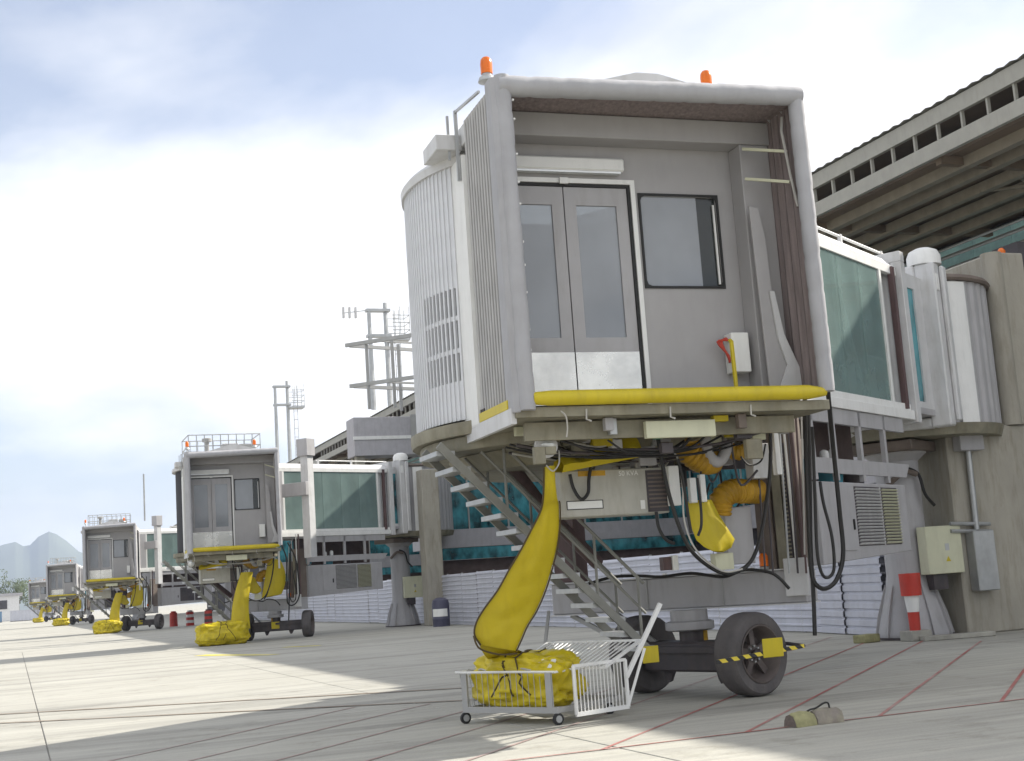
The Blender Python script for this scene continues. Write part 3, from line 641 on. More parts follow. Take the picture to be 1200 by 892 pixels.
    for sgn in (-1, 1):
        y = W_*sgn
        c1 = tb(); c1.box(ta, tend-0.12, min(y, y-0.10*sgn), max(y, y-0.10*sgn), zt-0.14, zt+0.02); c1.build('top_chord', 'paint_white', B, bev=0.008)
        c2 = tb(); c2.box(ta, tend-0.12, min(y, y-0.10*sgn), max(y, y-0.10*sgn), zb-0.02, zb+0.10); c2.box(ta, tend-0.12, min(y+0.06*sgn, y-0.02*sgn), max(y+0.06*sgn, y-0.02*sgn), zb-0.20, zb-0.03); c2.build('bottom_chord', 'paint_white', B, bev=0.006)
        c3 = tb(); c3.box(ta, tg0-2.0, min(y, y-0.06*sgn), max(y, y-0.06*sgn), zb+0.10, zt-0.14); c3.build('side_panel', 'paint_grey', B)
        for tt in (tg0-2.0, tg1-0.05): tb().box(tt, tt+0.09, min(y, y-0.09*sgn), max(y, y-0.09*sgn), zb+0.102, zt-0.142).build('post', 'paint_white', B)
        npn = 5; g0 = tg0-1.9; gw = (tg1-0.06-g0)/npn
        pmesh = MB(TM).box(0, gw-0.012, -0.012, 0.012, zb+0.10, zt-0.14).mesh('pane', 'pane_tunnel')
        for k in range(npn):
            pp = TM @ Vector((g0+k*gw, y-0.04*sgn, 0)); link('pane', pmesh, B, pp)
    for tt in [ta+0.3+1.1*k for k in range(int((tend-ta-0.5)/1.1)+1)]:
        for yy_ in (-W_+0.22, W_-0.22): tb().box(tt, tt+0.07, yy_-0.035, yy_+0.035, zb, zt).build('inner_post', 'paint_white', B)
    for tt in (tg0-0.6, tg0+1.3): tb().bar((tt, -W_+0.25, zt-0.2), (tt+0.9, -W_+0.25, zb+0.1), 0.06).build('inner_brace', 'paint_white', B)
    tb().tube([(ta, -W_+0.30, zb+0.95), (tend, -W_+0.30, zb+0.95)], 0.03, 6).build('inner_rail', 'galvanised', B)
    # end portal of the outer section, with sliding buffer posts
    for (t0, th, ww, za, zc, mm) in ((tend-0.10, 0.22, W_+0.10, zb-0.25, zt+0.34, 'paint_light'),):
        pr = tb()
        pr.box(t0, t0+th, -ww, -ww+0.2, za, zc-0.2); pr.box(t0, t0+th, ww-0.2, ww, za, zc-0.2); pr.box(t0, t0+th, -ww, ww, zc-0.2, zc); pr.box(t0, t0+th, -ww+0.2, ww-0.2, za, za+0.15)
        pr.build('end_portal', mm, B, bev=0.012)
    tb().box(tend-0.42, tend-0.30, -W_-0.04, -W_+0.06, zb, zt).build('buffer_post', 'maroon_steel', B)
    # roof rails
    for sgn in (-1, 1):
        rr_ = tb(); y = (W_-0.3)*sgn; rr_.tube([(tg0, y, zt+0.38), (tend+0.1, y, zt+0.38)], 0.025, 6)
        rr_.build('roof_rail', 'paint_white', B)
        for tt in (tg0+0.1, (tg0+tend)/2, tend): tb().box(tt-0.04, tt+0.04, y-0.03, y+0.03, zt+0.2, zt+0.42).build('rail_bracket', 'paint_light', B)
    # inner telescoping section
    i0, i1 = tend-0.5, trot-0.75
    tb().box(i0, i1, -W2, W2, zb+0.02, zb+0.14).build('inner_floor', 'paint_grey', B)
    tb().box(i0, i1, -W2, W2, zt-0.02, zt+0.12).build('inner_roof', 'paint_light', B)
    for sgn in (-1, 1):
        y = W2*sgn; t0 = tend+0.22; t1 = t0+(i1-t0)*0.60
        fr = tb(); lo, hi = min(y, y-0.09*sgn), max(y, y-0.09*sgn)
        fr.box(i0, t0, lo, hi, zb+0.14, zt-0.02); fr.box(t1, i1, lo, hi, zb+0.14, zt-0.02); fr.box(t0, t1, lo, hi, zb+0.14, zb+0.26); fr.box(t0, t1, lo, hi, zt-0.16, zt-0.02)
        fw = fr.build('inner_wall', 'paint_light', B)
        tb().box(t0-0.01, t1+0.01, (lo+hi)/2-0.01, (lo+hi)/2+0.01, zb+0.25, zt-0.15).build('pane', 'pane_teal', fw)
    # ---- rotunda at the terminal end
    RP = d*trot
    rb = lambda: MB(Matrix.Translation(RP) @ TM)
    fr = rb(); fr.box(-1.05, -0.75, -1.6, -1.2, zb-0.2, zt+0.42); fr.box(-1.05, -0.75, 1.2, 1.6, zb-0.2, zt+0.42); fr.box(-1.05, -0.75, -1.2, 1.2, zt+0.1, zt+0.42); fr.box(-1.05, -0.75, -1.2, 1.2, zb-0.2, zb)
    fr.build('rotunda_portal', 'paint_light', B, bev=0.03)
    rb().box(-1.0, -0.86, -1.62, -1.601, zt-0.15, zt+0.18).build('portal_plate', 'paint_white', B)
    rb().lathe([(0.34, zt+0.42), (0.34, zt+0.60), (0.28, zt+0.72), (0.15, zt+0.78), (0, zt+0.79)], (-0.75, -1.32, 0), n=18).build('roller_cap', 'paint_white', B, smooth=True)
    rb().box(-0.80, -0.60, -1.70, -1.60, zb-0.1, zt+0.36).build('roller_box', 'paint_light', B, bev=0.03)
    # corrugated drum
    rd = lambda: MB(Matrix.Translation(RP+d*0.85) @ TM)
    nn = 160; vs = []; fs = []
    for k in range(nn):
        t = 2*math.pi*k/nn; rr = 1.90+(0.03 if (k//2) % 2 else 0)
        vs += [(rr*math.cos(t), rr*math.sin(t), zb-0.1), (rr*math.cos(t), rr*math.sin(t), zt+0.15)]
    for k in range(nn): k2 = (k+1) % nn; fs.append((2*k, 2*k2, 2*k2+1, 2*k+1))
    rd().add(vs, fs).build('rotunda_drum', 'paint_grey', B)
    rd().lathe([(1.965, zb-0.1), (1.965, zt+0.12)], (0, 0, 0), n=8, a0=R(234), a1=R(247)).build('drum_panel', 'paint_white', B)
    rd().lathe([(0, zt+0.15), (2.0, zt+0.15), (2.03, zt+0.2), (1.98, zt+0.28), (0, zt+0.34)], (0, 0, 0), n=40).build('rotunda_roof', 'brown_plate', B, smooth=True)
    rd().lathe([(0, zb-0.32), (1.9, zb-0.32), (1.97, zb-0.1), (0, zb-0.1)], (0, 0, 0), n=40).build('rotunda_base', 'under_steel', B, smooth=True)
    # pedestal column with flared, ribbed foot
    pc = d*(trot+0.0)
    MB().lathe([(0.0, 0.05), (0.74, 0.05), (0.74, 0.12), (0.64, 0.5), (0.48, 1.05), (0.44, 1.3), (0.44, 3.6), (0.62, 3.75), (0.62, 4.0), (0, 4.0)], pc, n=28).build('pedestal', 'paint_grey', B, smooth=True)
    MB().lathe([(0.0, 0.0), (0.82, 0.0), (0.82, 0.05), (0, 0.052)], pc, n=28).build('foot_plate', 'dark_steel', B)
    for k in range(10):
        t = 2*math.pi*k/10+0.2; u = Vector((math.cos(t), math.sin(t), 0)); MB().prism([pc+u*0.50+Zv*0.06, pc+u*0.80+Zv*0.06, pc+u*0.70+Zv*0.5, pc+u*0.50+Zv*1.1], u.cross(Zv), 0.025).build('foot_rib', 'paint_grey', B)
    rim = rb(); rim.box(-0.9, 0.6, -0.7, 0.7, 3.78, 3.98); rim.build('pedestal_head', 'brown_plate', B, bev=0.01)
    bxp = pc+Vector((0.35, -0.62, 0))
    eb = MB().box(bxp.x-0.42, bxp.x+0.46, bxp.y-0.16, bxp.y+0.12, 1.26, 2.22).build('switch_box', 'cream_box', B, bev=0.012)
    MB().prism([(bxp.x+0.02, bxp.y-0.163, 1.50), (bxp.x+0.14, bxp.y-0.163, 1.50), (bxp.x+0.08, bxp.y-0.163, 1.61)], (0, -1, 0), 0.002).build('warning_label', 'yellow_paint', eb)
    MB().box(bxp.x+0.03, bxp.x+0.13, bxp.y-0.165, bxp.y-0.161, 1.72, 1.86).build('data_label', 'galvanised', eb)
    MB().box(bxp.x-0.25, bxp.x+0.1, bxp.y-0.05, bxp.y+0.3, 0.95, 1.255).build('cable_gland_box', 'dark_steel', B)
    MB().tube(smooth_path([pc+Vector((-0.15, -0.5, 3.45)), pc+Vector((0.1, -0.56, 3.3)), pc+Vector((0.2, -0.57, 2.9)), pc+Vector((0.42, -0.55, 2.65))]), 0.035, 8).build('pedestal_cable', 'cable', B, smooth=True)
    MB().tube(smooth_path([pc+Vector((-0.5, -0.3, 3.1)), pc+Vector((-0.3, -0.6, 3.35)), pc+Vector((0.0, -0.62, 3.3))]), 0.06, 8).build('cable_saddle', 'brown_plate', B, smooth=True)
    # ---- machine bay slung under the tunnel
    def tl(t, off, z): return TM @ Vector((t, -off, z))
    m0, m1 = tg0-0.9, tg1+0.25
    mf = tb()
    yy = -W_-0.02
    for tt in (m0, m0+0.85, m0+1.95, m0+3.05):
        tb().box(tt, tt+0.10, yy, yy+0.08, 2.95, 4.14).build('bay_post', 'paint_grey', B)
    tb().box(m0, m1, yy, yy+0.08, 3.88, 4.13).build('bay_header', 'paint_grey', B)
    tb().prism([(m0+0.1, yy+0.002, 3.06), (m1-0.1, yy+0.002, 3.06), (m1+0.1, yy+0.002, 3.30), (m0+0.1, yy+0.002, 3.30)], (0, 1, 0), 0.06).build('bay_rail', 'paint_grey', B)
    tb().box(m0, m1-0.2, -0.6, -0.55, 1.9, 4.1).build('bay_back', 'brick_dark', B)
    cab = tb().hexa([(m0, yy, 1.62), (m1-0.25, yy, 1.76), (m1-0.25, -0.62, 1.76), (m0, -0.62, 1.62)], [(m0, yy, 2.92), (m1-0.25, yy, 2.92), (m1-0.25, -0.62, 2.92), (m0, -0.62, 2.92)]).build('machine_cabinet', 'paint_grey', B, bev=0.012)
    dr_ = tb().box(m0+0.75, m0+1.35, yy-0.015, yy-0.002, 1.82, 2.84).build('cabinet_door', 'paint_grey', cab, bev=0.004)
    tb().box(m0+1.25, m0+1.30, yy-0.035, yy-0.016, 2.15, 2.32).build('door_handle', 'rubber_black', cab)
    for (l0, l1, mm) in ((m0+1.45, m0+2.55, 'paint_light'), (m0+2.62, m0+3.35, 'cream_box')):
        tb().box(l0, l1, yy-0.006, yy-0.002, 1.88, 2.86).build('louvre_frame', 'dark_steel', cab)
        lm_ = MB(TM).prism([(0, 0, 0), (l1-l0, 0, 0), (l1-l0, -0.03, 0.028), (0, -0.03, 0.028)], (0, 0.35, 0.4), 0.012).mesh('louvre_slat', mm)
        for k in range(18): link('louvre_slat', lm_, cab, TM @ Vector((l0, yy-0.008, 1.90+k*0.053)))
    # valves and fittings in the bay
    for k, (tt, zz_, rr_, mm) in enumerate(((m0+0.35, 3.55, 0.09, 'paint_white'), (m0+1.15, 3.42, 0.075, 'paint_white'), (m0+1.5, 3.45, 0.075, 'paint_white'), (m0+0.3, 3.2, 0.12, 'blue_part'), (m0+1.3, 3.12, 0.2, 'blue_part'), (m0+2.3, 3.1, 0.16, 'dark_steel'))):
        vb = tb(); vb.lathe([(0.0, -0.2), (rr_, -0.2), (rr_*1.1, 0.0), (rr_*0.9, rr_*0.6), (rr_*0.4, rr_*0.9), (0, rr_*0.95)], (tt, -1.2, zz_), n=12); vb.lathe([(rr_*0.5, -0.6), (rr_*0.5, -0.2)], (tt, -1.2, zz_), n=8)
        vb.build('valve', mm, B, smooth=True)
    # ---- lift frame and wheel bogie
    bc = Vector((8.85 if near else 9.3, 17.0, 0))-PV; bdir = Vector((0.62, -0.785, 0)).normalized(); bn = Vector((-bdir.y, bdir.x, 0))
    LM = Matrix(((bdir.x, bn.x, 0, bc.x), (bdir.y, bn.y, 0, bc.y), (0, 0, 1, 0), (0, 0, 0, 1)))
    lb = lambda: MB(LM)
    H = 1.95
    lb().box(-H, H, -0.22, 0.22, 1.16, 1.60).build('cross_beam', 'paint_grey', B, bev=0.015)
    fl = lb(); fl.box(-H-0.02, H+0.02, -0.26, 0.26, 1.14, 1.158); fl.build('beam_flange', 'paint_light', B)
    lb().box(-H-0.02, H+0.02, -0.26, 0.26, 1.602, 1.62).build('beam_flange', 'paint_light', B)
    for x in (-0.4, 0.75): lb().box(x, x+0.02, -0.235, -0.222, 1.17, 1.59).build('beam_seam', 'frame_grey', B)
    for x in (-1.85, -1.5, -1.1, -0.1, 0.3, 1.2): lb().lathe([(0, 1.62), (0.035, 1.62), (0.035, 1.66), (0, 1.665)], (x, -0.2, 0), n=8).build('bolt', 'white_box', B)
    lb().box(-1.90, -1.52, -0.18, 0.18, 1.62, 4.25).build('lift_column', 'maroon_steel', B, bev=0.01)
    lo_ = 0.0 if near else 0.62
    lb().box(1.56+lo_, 1.94+lo_, -0.18, 0.20, 1.62 if near else 3.2, head_z-0.02).build('lift_column', 'brown_plate' if near else 'paint_light', B, bev=0.01)
    hb = lb().box(1.46+lo_, 2.02+lo_, -0.28, 0.26, head_z-0.72, head_z).build('lift_head', 'paint_grey', B, bev=0.015)
    if not near:
        lb().box(1.56, 1.94, -0.18, 0.20, 1.62, 3.6).build('lift_column', 'brown_plate', B)
        lb().box(1.3, 2.6, -0.40, -0.20, 5.75, 6.3).build('control_housing', 'paint_grey', B, bev=0.015)
    lb().box(1.35, 1.58, -0.26, -0.19, 1.62, 3.1).build('guide_plate', 'brown_plate', B)
    lb().box(1.62, 1.74, -0.26, -0.185, 1.62, 3.3).build('guide_rail', 'under_steel', B)
    rk = lb().box(1.76, 1.82, -0.25, -0.185, 1.62, 3.3).build('rack', 'dark_steel', B)
    if near:
        tm_ = MB(LM).box(0, 0.05, 0, 0.02, 0, 0.025).mesh('rack_tooth', 'under_steel')
        for k in range(28): link('rack_tooth', tm_, rk, LM.to_3x3() @ Vector((1.765, -0.272, 1.65+k*0.055)))
        for k in rk.children: k.location += Vector((0, 0, 0))
    lb().tube([(1.88, -0.30, 1.4), (1.88, -0.30, 4.2)], 0.02, 8).build('conduit', 'white_box', B)
    lb().tube([(1.96, -0.24, 1.7), (1.96, -0.24, 4.2)], 0.03, 8).build('conduit', 'maroon_steel', B)
    lb().box(1.70, 2.02, -0.34, -0.265, 1.25, 1.75).build('end_bracket', 'paint_light', B, bev=0.01)
    bs = lb().lathe([(0.06, 1.63), (0.07, 1.66), (0.0, 1.665)], (1.42, -0.30, 0.0), n=12).build('beacon_base', 'galvanised', B)
    lb().lathe([(0.06, 1.67), (0.062, 1.80), (0.04, 1.84), (0, 1.845)], (1.42, -0.30, 0.0), n=12).build('beacon_lens', 'amber', bs, smooth=True)
    # pivot and axle
    ax = Vector((0.30, -0.954, 0)).normalized() if near else Vector((0.93, -0.37, 0)).normalized()
    bo = Vector((8.76, 16.5, 0))-PV if near else Vector((9.55, 16.4, 0))-PV
    an = Vector((-ax.y, ax.x, 0))
    AM = Matrix(((ax.x, an.x, 0, bo.x), (ax.y, an.y, 0, bo.y), (0, 0, 1, 0), (0, 0, 0, 1)))
    ab = lambda: MB(AM)
    AL = 1.02 if near else 1.25; RW = 0.545
    MB().lathe([(0.30, 0.86), (0.34, 0.88), (0.34, 0.98), (0.26, 1.0), (0.26, 1.14)], (bo.x*0.75+bc.x*0.25, bo.y*0.75+bc.y*0.25, 0), n=22).build('pivot', 'paint_grey', B, smooth=True)
    MB().lathe([(0.17, 0.5), (0.17, 0.87)], (bo.x*0.85+bc.x*0.15, bo.y*0.85+bc.y*0.15, 0), n=16).build('pivot_post', 'dark_steel', B, smooth=True)
    ab().box(-AL+0.22, AL-0.22, -0.23, 0.23, 0.32, 0.72).build('axle', 'dark_steel', B, bev=0.03)
    ab().box(-AL+0.22, AL-0.22, -0.29, -0.232, 0.58, 0.66).build('axle_rib', 'dark_steel', B)
    for sx in (-0.45, 0.55): ab().prism([(sx-0.10, -0.1, 0.358), (sx+0.14, -0.1, 0.358), (sx+0.04, -0.1, 0.18), (sx-0.02, -0.1, 0.16), (sx-0.06, -0.1, 0.22)], (0, 1, 0), 0.05).build('tow_lug', 'dark_steel', B, bev=0.005)
    for sx in (-1, 1):
        c = Vector((sx*AL, 0, RW)); axv = (sx, 0, 0)
        prof = [(0.10, -0.12), (0.36, -0.19), (0.44, -0.20), (0.50, -0.19), (0.535, -0.15), (RW, -0.08), (RW, 0.08), (0.535, 0.15), (0.50, 0.185), (0.43, 0.19), (0.385, 0.18), (0.375, 0.10)]
        wh = ab().lathe(prof, c, axv, 40, cap=False).build('wheel', 'rubber', B, smooth=True)
        rim = ab(); rim.lathe([(0.38, 0.185), (0.365, 0.19), (0.34, 0.165), (0.32, 0.02), (0.27, -0.06), (0.15, -0.08), (0.13, 0.04), (0.0, 0.05)], c, axv, 30, cap=False)
        rim.build('rim', 'rim_brown', wh, smooth=True)
        for k in range(5):
            t = 2*math.pi*k/5+0.4; u = Vector((0, math.cos(t), math.sin(t))); p = c+Vector((sx*0.03, 0, 0))
            ab().bar(p+u*0.12, p+u*0.32, 0.09, 0.05, up=(1, 0, 0)).build('spoke', 'rim_brown', wh)
        for k in range(8):
            t = 2*math.pi*k/8; u = Vector((0, math.cos(t), math.sin(t))); ab().lathe([(0.016, 0.04), (0.016, 0.075), (0, 0.076)], c+u*0.10, axv, 6).build('wheel_nut', 'galvanised', wh)
        ab().lathe([(0.06, 0.06), (0.06, 0.11), (0.04, 0.13), (0, 0.13)], c, axv, 14).build('hub_cap', 'dark_steel', wh, smooth=True)
    # hazard guard bar with yellow plates
    if near:
        p = a(840, 776, 15.05); q_ = a(942, 757, 15.05)
        gb = MB(); gb.bar((0, 0, 0), (q_-p).length and (Vector((q_-p))), 0.02, 0.05); o = gb.build('guard_bar', 'hazard', B); o.location = p
        pbox('yellow_plate', 'yellow_paint', 893, 749, 919, 769, 15.03, 0.012); pbox('yellow_plate', 'yellow_paint', 752, 758, 773, 776, 15.6, 0.012)
        MB().tube([q_, q_+Vector((0.05, 0.5, 0.02))], 0.025, 6).build('guard_arm', 'dark_steel', B)
    else:
        pp = AM @ Vector((0.0, -0.25, 0.55)); MB().box(pp.x-0.22, pp.x+0.22, pp.y-0.02, pp.y, pp.z-0.13, pp.z+0.15).build('yellow_plate', 'yellow_paint', B)
    # bracing under the beam
    bz = lb(); bz.bar((-1.7, -0.1, 1.14), (-0.9, -0.1, 0.72), 0.06); bz.build('brace', 'frame_grey', B)
    lb().bar((-0.95, -0.15, 1.14), (-0.35, -0.15, 0.70), 0.06).build('brace', 'frame_grey', B)
    lb().tube([(0.42, -0.25, 0.62), (0.42, -0.25, 1.14)], 0.07, 10).build('hydraulic_ram', 'orange_duct', B, smooth=True)
    # ---- service stair
    s0 = Vector((4.95, 15.55, 3.42))-PV; s1 = Vector((7.78, 15.75, 0.62))-PV; sw = Vector((0.05, 0.80, 0))
    run = s1-s0; ntr = 14
    for off in (Vector((0, 0, 0)), sw):
        MB().bar(s0+off, s1+off, 0.035, 0.10).build('stair_stringer', 'stair_dark', B)
        hr = MB(); up = Vector((0, 0, 0.85)); hr.tube([s0+off+up+run*0.30, s1+off+up-run*0.03], 0.022, 6); hr.tube([s0+off+up*0.55+run*0.20, s1+off+up*0.55-run*0.03], 0.018, 6)
        hrl = hr.build('handrail', 'stair_dark', B)
        for k in range(4):
            p = s0+off+run*(0.31+0.21*k); MB().tube([p, p+up], 0.02, 6).build('baluster', 'stair_dark', hrl)
    trm = MB().box(-0.12, 0.12, 0.03, 0.77, -0.03, 0.03).mesh('tread', 'galvanised')
    for k in range(ntr):
        p = s0+run*((k+0.5)/ntr); link('tread', trm, B, p)
    # big inclined tube behind the stair
    MB().tube([a(590, 535, 16.4), a(640, 600, 17.0), a(700, 660, 17.5)], 0.10, 10).build('inclined_ram', 'maroon_steel', B, smooth=True)
    # ---- cables
    def cable(pts, r=0.022, m='cable', k=7):
        MB().tube(smooth_path([a(*p) for p in pts], k), r, 7).build('cable', m, B, smooth=True)
    cable([(770, 505, 14.6), (774, 530, 14.6), (783, 575, 14.62), (798, 622, 14.65), (816, 652, 14.7), (848, 672, 14.8), (874, 664, 14.8), (888, 640, 14.8), (898, 590, 14.8), (903, 540, 14.75), (902, 480, 14.7)], 0.026)
    cable([(780, 520, 14.58), (794, 537, 14.58), (800, 570, 14.6), (802, 610, 14.6), (816, 645, 14.65), (846, 669, 14.75), (870, 667, 14.75)], 0.012, 'cable_grey')
    cable([(794, 538, 14.57), (800, 560, 14.57), (806, 600, 14.6), (810, 625, 14.6)], 0.02)
    cable([(817, 560, 14.6), (821, 590, 14.6), (822, 615, 14.6), (818, 628, 14.62)], 0.018)
    cable([(769, 600, 14.9), (772, 618, 14.88), (780, 632, 14.88), (790, 637, 14.9)], 0.022)
    cable([(889, 640, 14.8), (882, 655, 14.9), (872, 668, 15.0)], 0.02)
    cable([(690, 684, 16.9), (720, 676, 16.7), (752, 675, 16.5), (775, 676, 16.2), (810, 672, 15.9), (848, 676, 15.6), (872, 668, 15.35), (905, 672, 15.1), (925, 690, 15.0)], 0.022)
    cable([(943, 465, 14.2), (944, 520, 14.7), (947, 600, 14.8), (950, 660, 14.85), (954, 682, 14.85), (966, 690, 14.85), (980, 680, 14.85), (988, 650, 14.85), (984, 600, 14.8), (976, 520, 14.6), (970, 456, 14.0)], 0.03)
    cable([(952, 500, 14.7), (955, 580, 14.8), (958, 650, 14.85), (966, 676, 14.85), (977, 668, 14.85), (975, 630, 14.85), (965, 590, 14.9), (961, 565, 15.0)], 0.022)
    cable([(947, 470, 14.9), (949, 560, 15.0), (950, 640, 15.0), (953, 690, 15.0), (955, 745, 15.0)], 0.028)
    cable([(939, 480, 15.0), (941, 560, 15.0), (943, 650, 15.0)], 0.012, 'cable_grey')
    cable([(640, 545, 14.3), (648, 552, 14.28), (655, 543, 14.28), (655, 528, 14.3)], 0.009, 'cable_grey')
    cable([(650, 478, 13.75), (662, 486, 13.7), (665, 500, 13.75), (664, 512, 13.8)], 0.010, 'cable_grey')
    cable([(672, 519, 14.5), (700, 524, 14.5), (718, 519, 14.5)], 0.012, 'cable_grey')
    cable([(868, 535, 14.9), (878, 545, 14.9), (892, 540, 14.9), (897, 520, 14.85)], 0.012, 'cable')
    return B

G_B = 'passenger boarding bridges along the terminal'
b1 = thing('jet_bridge', (7.3, 16.6, 0), 'nearest and largest boarding bridge, its grey hooded cab filling the picture', 'boarding bridge', G_B)
build_bridge(b1, True, math.atan2(6.4, 10.0), 5.2, 8.1, 9.05, 11.87, 7.0)
b2 = thing('jet_bridge', (8.0, 55.6, 0), 'second nearest boarding bridge with railed roof, left of the nearest bridge', 'boarding bridge', G_B)
build_bridge(b2, False, math.atan2(3.9, 8.7), 4.2, 7.3, 8.0, 9.6, 8.1)
# roof railing and air conditioner of the far type
def roof_gear(B):
    z0 = 7.42
    xs = [-1.3+0.32*k for k in range(10)]
    for (y) in (-1.5, 0.6):
        for x in xs: MB().tube([(x, y, z0-0.04), (x, y, z0+0.95)], 0.018, 5).build('railing_post', 'galvanised', B)
        for z in (0.95, 0.5): MB().tube([(xs[0], y, z0+z), (xs[-1], y, z0+z)], 0.022, 6).build('railing_rail', 'galvanised', B)
    for x in (xs[0], xs[-1]):
        for z in (0.95, 0.5): MB().tube([(x, -1.5, z0+z), (x, 0.6, z0+z)], 0.022, 6).build('railing_rail', 'galvanised', B)
    ac = MB().box(0.1, 0.75, -1.2, -0.6, z0, z0+0.62).build('roof_unit', 'paint_light', B, bev=0.02)
    MB().box(0.8, 1.35, -1.1, -0.6, z0+0.25, z0+0.6).build('roof_unit', 'frame_grey', B, bev=0.02)
    MB().lathe([(0.09, z0), (0.09, z0+0.7), (0.2, z0+0.72), (0.2, z0+0.85), (0, z0+0.9)], (-0.5, -1.0, 0), n=12).build('roof_vent', 'frame_grey', B, smooth=True)
roof_gear(b2)
SK = ('bolt', 'valve', 'red_coil', 'rack_tooth', 'louvre_slat', 'vent_slat', 'foot_rib', 'hose_hook', 'document_box')
def far_bridge(loc, label, s=1.0, rz=0):
    c = copy_tree(b2, None, SK); c.location = loc; c.rotation_euler = (0, 0, rz); tag(c, label, 'boarding bridge', G_B); return c
b3 = far_bridge((6.6, 101.0, 0), 'third boarding bridge along the row, yellow hoses hanging below its cab', rz=R(-6))
b4 = far_bridge((6.0, 178.0, 0), 'fourth boarding bridge along the row, far at left', rz=R(-8))
b5 = far_bridge((4.9, 270.0, 0), 'farthest and smallest boarding bridge at the end of the row', rz=R(-8))
MB().tube([(2.6, -1.2, 7.8), (2.6, -1.2, 11.2)], 0.06, 6).build('antenna_mast', 'galvanised', b3)

# ------------------------------------------------------------------ yellow sleeve from the near bridge into its cart
PV1 = Vector((7.3, 16.6, 0))
srow = [((637, 548), (650, 546), 14.35), ((637, 568), (651, 566), 14.4), ((636, 585), (653, 584), 14.5), ((633, 600), (655, 592), 14.6), ((622, 622), (655, 618), 14.7), ((610, 645), (652, 642), 14.8), ((597, 667), (646, 667), 14.9), ((583, 692), (638, 693), 15.0), ((567, 714), (628, 716), 15.08), ((558, 730), (617, 734), 15.12), ((556, 744), (610, 750), 15.15), ((563, 756), (604, 763), 15.18)]
def lerp_rows(rows, k=7):
    L_ = smooth_path([at(p[0], p[1], V)-PV1 for p, q, V in rows], k); Rr = smooth_path([at(q[0], q[1], V)-PV1 for p, q, V in rows], k); return list(zip(L_, Rr))
sr = lerp_rows(srow)
slv = ribbon(sr, 0.04, 'hose_sleeve', 'yellow_tarp', b1); slv['label'] = 'long flat yellow hose sleeve hanging from the cab'
MB().tube([p[0]+Vector((-0.005, -0.02, 0)) for p in sr], 0.012, 5).build('sleeve_seam', 'seam', slv)
MB().tube([p[1]+Vector((0.005, -0.02, 0)) for p in sr[18:]], 0.010, 5).build('sleeve_seam', 'seam', slv)
MB().tube(smooth_path([at(555, 745, 15.08)-PV1, at(562, 760, 15.05)-PV1, at(585, 767, 15.05)-PV1, at(606, 766, 15.08)-PV1]), 0.012, 5).build('sleeve_seam', 'seam', slv)
low = lerp_rows([((560, 752), (604, 760), 15.26), ((566, 765), (618, 766), 15.5), ((576, 777), (640, 773), 15.78), ((588, 788), (655, 780), 16.0)])
ribbon(low, 0.08, 'sleeve_foot', 'yellow_tarp', slv)

# sleeve of the second bridge and its copies
def far_sleeve(B, wob):
    rows = []
    for i in range(12):
        t = i/11; z = 2.75-2.2*t; cx = 0.75-0.35*t-0.12*math.sin(t*3); w = 0.24+0.14*t
        rows.append((Vector((cx-w, -2.1-0.25*t, z)), Vector((cx+w, -2.1-0.25*t, z))))
    s = ribbon(rows, 0.10, 'hose_sleeve', 'yellow_tarp', B)
    rows = [(Vector((1.7-0.3*t, -1.5, 3.2-1.5*t)), Vector((2.2+0.2*t*(1-t)*4, -1.5, 3.2-1.4*t))) for t in [i/8 for i in range(9)]]
    ribbon(rows, 0.12, 'hose_sleeve', 'yellow_tarp', B)
for B in (b2, b3, b4, b5): far_sleeve(B, 0)

# ------------------------------------------------------------------ hose carts and bags
def bag(loc, e1, e2, l1, l2, h, seed, label):
    bm = bmesh.new(); bmesh.ops.create_icosphere(bm, subdivisions=5, radius=1.0)
    for v in bm.verts:
        p = v.co.copy()
        q = Vector([math.copysign(abs(c)**0.55, c) for c in p])
        n = noise.noise(q*1.6+Vector((seed, 0, 0)))*0.18+(0.5-abs(noise.noise(q*2.6+Vector((0, seed, 0)))))*0.26+(0.5-abs(noise.noise(q*6.0+Vector((seed, 2, 0)))))*0.12-0.15
        q *= (1+n); v.co = Vector((q.x*l1/2, q.y*l2/2, max(-h/2, q.z*h/2)))
    me = bpy.data.meshes.new('hose_bag'); bm.to_mesh(me); bm.free(); me.materials.append(MATS['yellow_bag'])
    for p in me.polygons: p.use_smooth = True
    o = link('hose_bag', me, None, loc, math.atan2(e1.y, e1.x))
    co = [v.co.copy() for v in me.vertices]
    for (u0_, tilt) in ((-0.28, 0.5), (0.22, -0.6), (0.02, 0.1)):
        pts = []
        for q in range(22):
            t_ = -0.5+q/21*4.1; dv = Vector((u0_+tilt*math.sin(t_)*0.5, -math.cos(t_), math.sin(t_))).normalized()
            best = max(co, key=lambda c_: Vector((c_.x/l1*2, c_.y/l2*2, c_.z/h*2)).normalized().dot(dv)); pts.append(best*1.012)
        MB().tube(smooth_path(pts, 2), 0.011, 5).build('bag_seam', 'seam', o, smooth=True)
    tag(o, label, 'hose bag', 'bundled yellow air hoses'); return o
A = Vector((5.96, 14.74, 0)); e1 = Vector((-0.52, 0.854, 0)); e2 = Vector((0.854, 0.52, 0))
cart = thing('hose_cart', A, 'low white wire basket cart on casters below the nearest bridge', 'cart')
cl, cw = 1.42, 1.35
def cp(u, v, z): return e1*u+e2*v+Vector((0, 0, z))
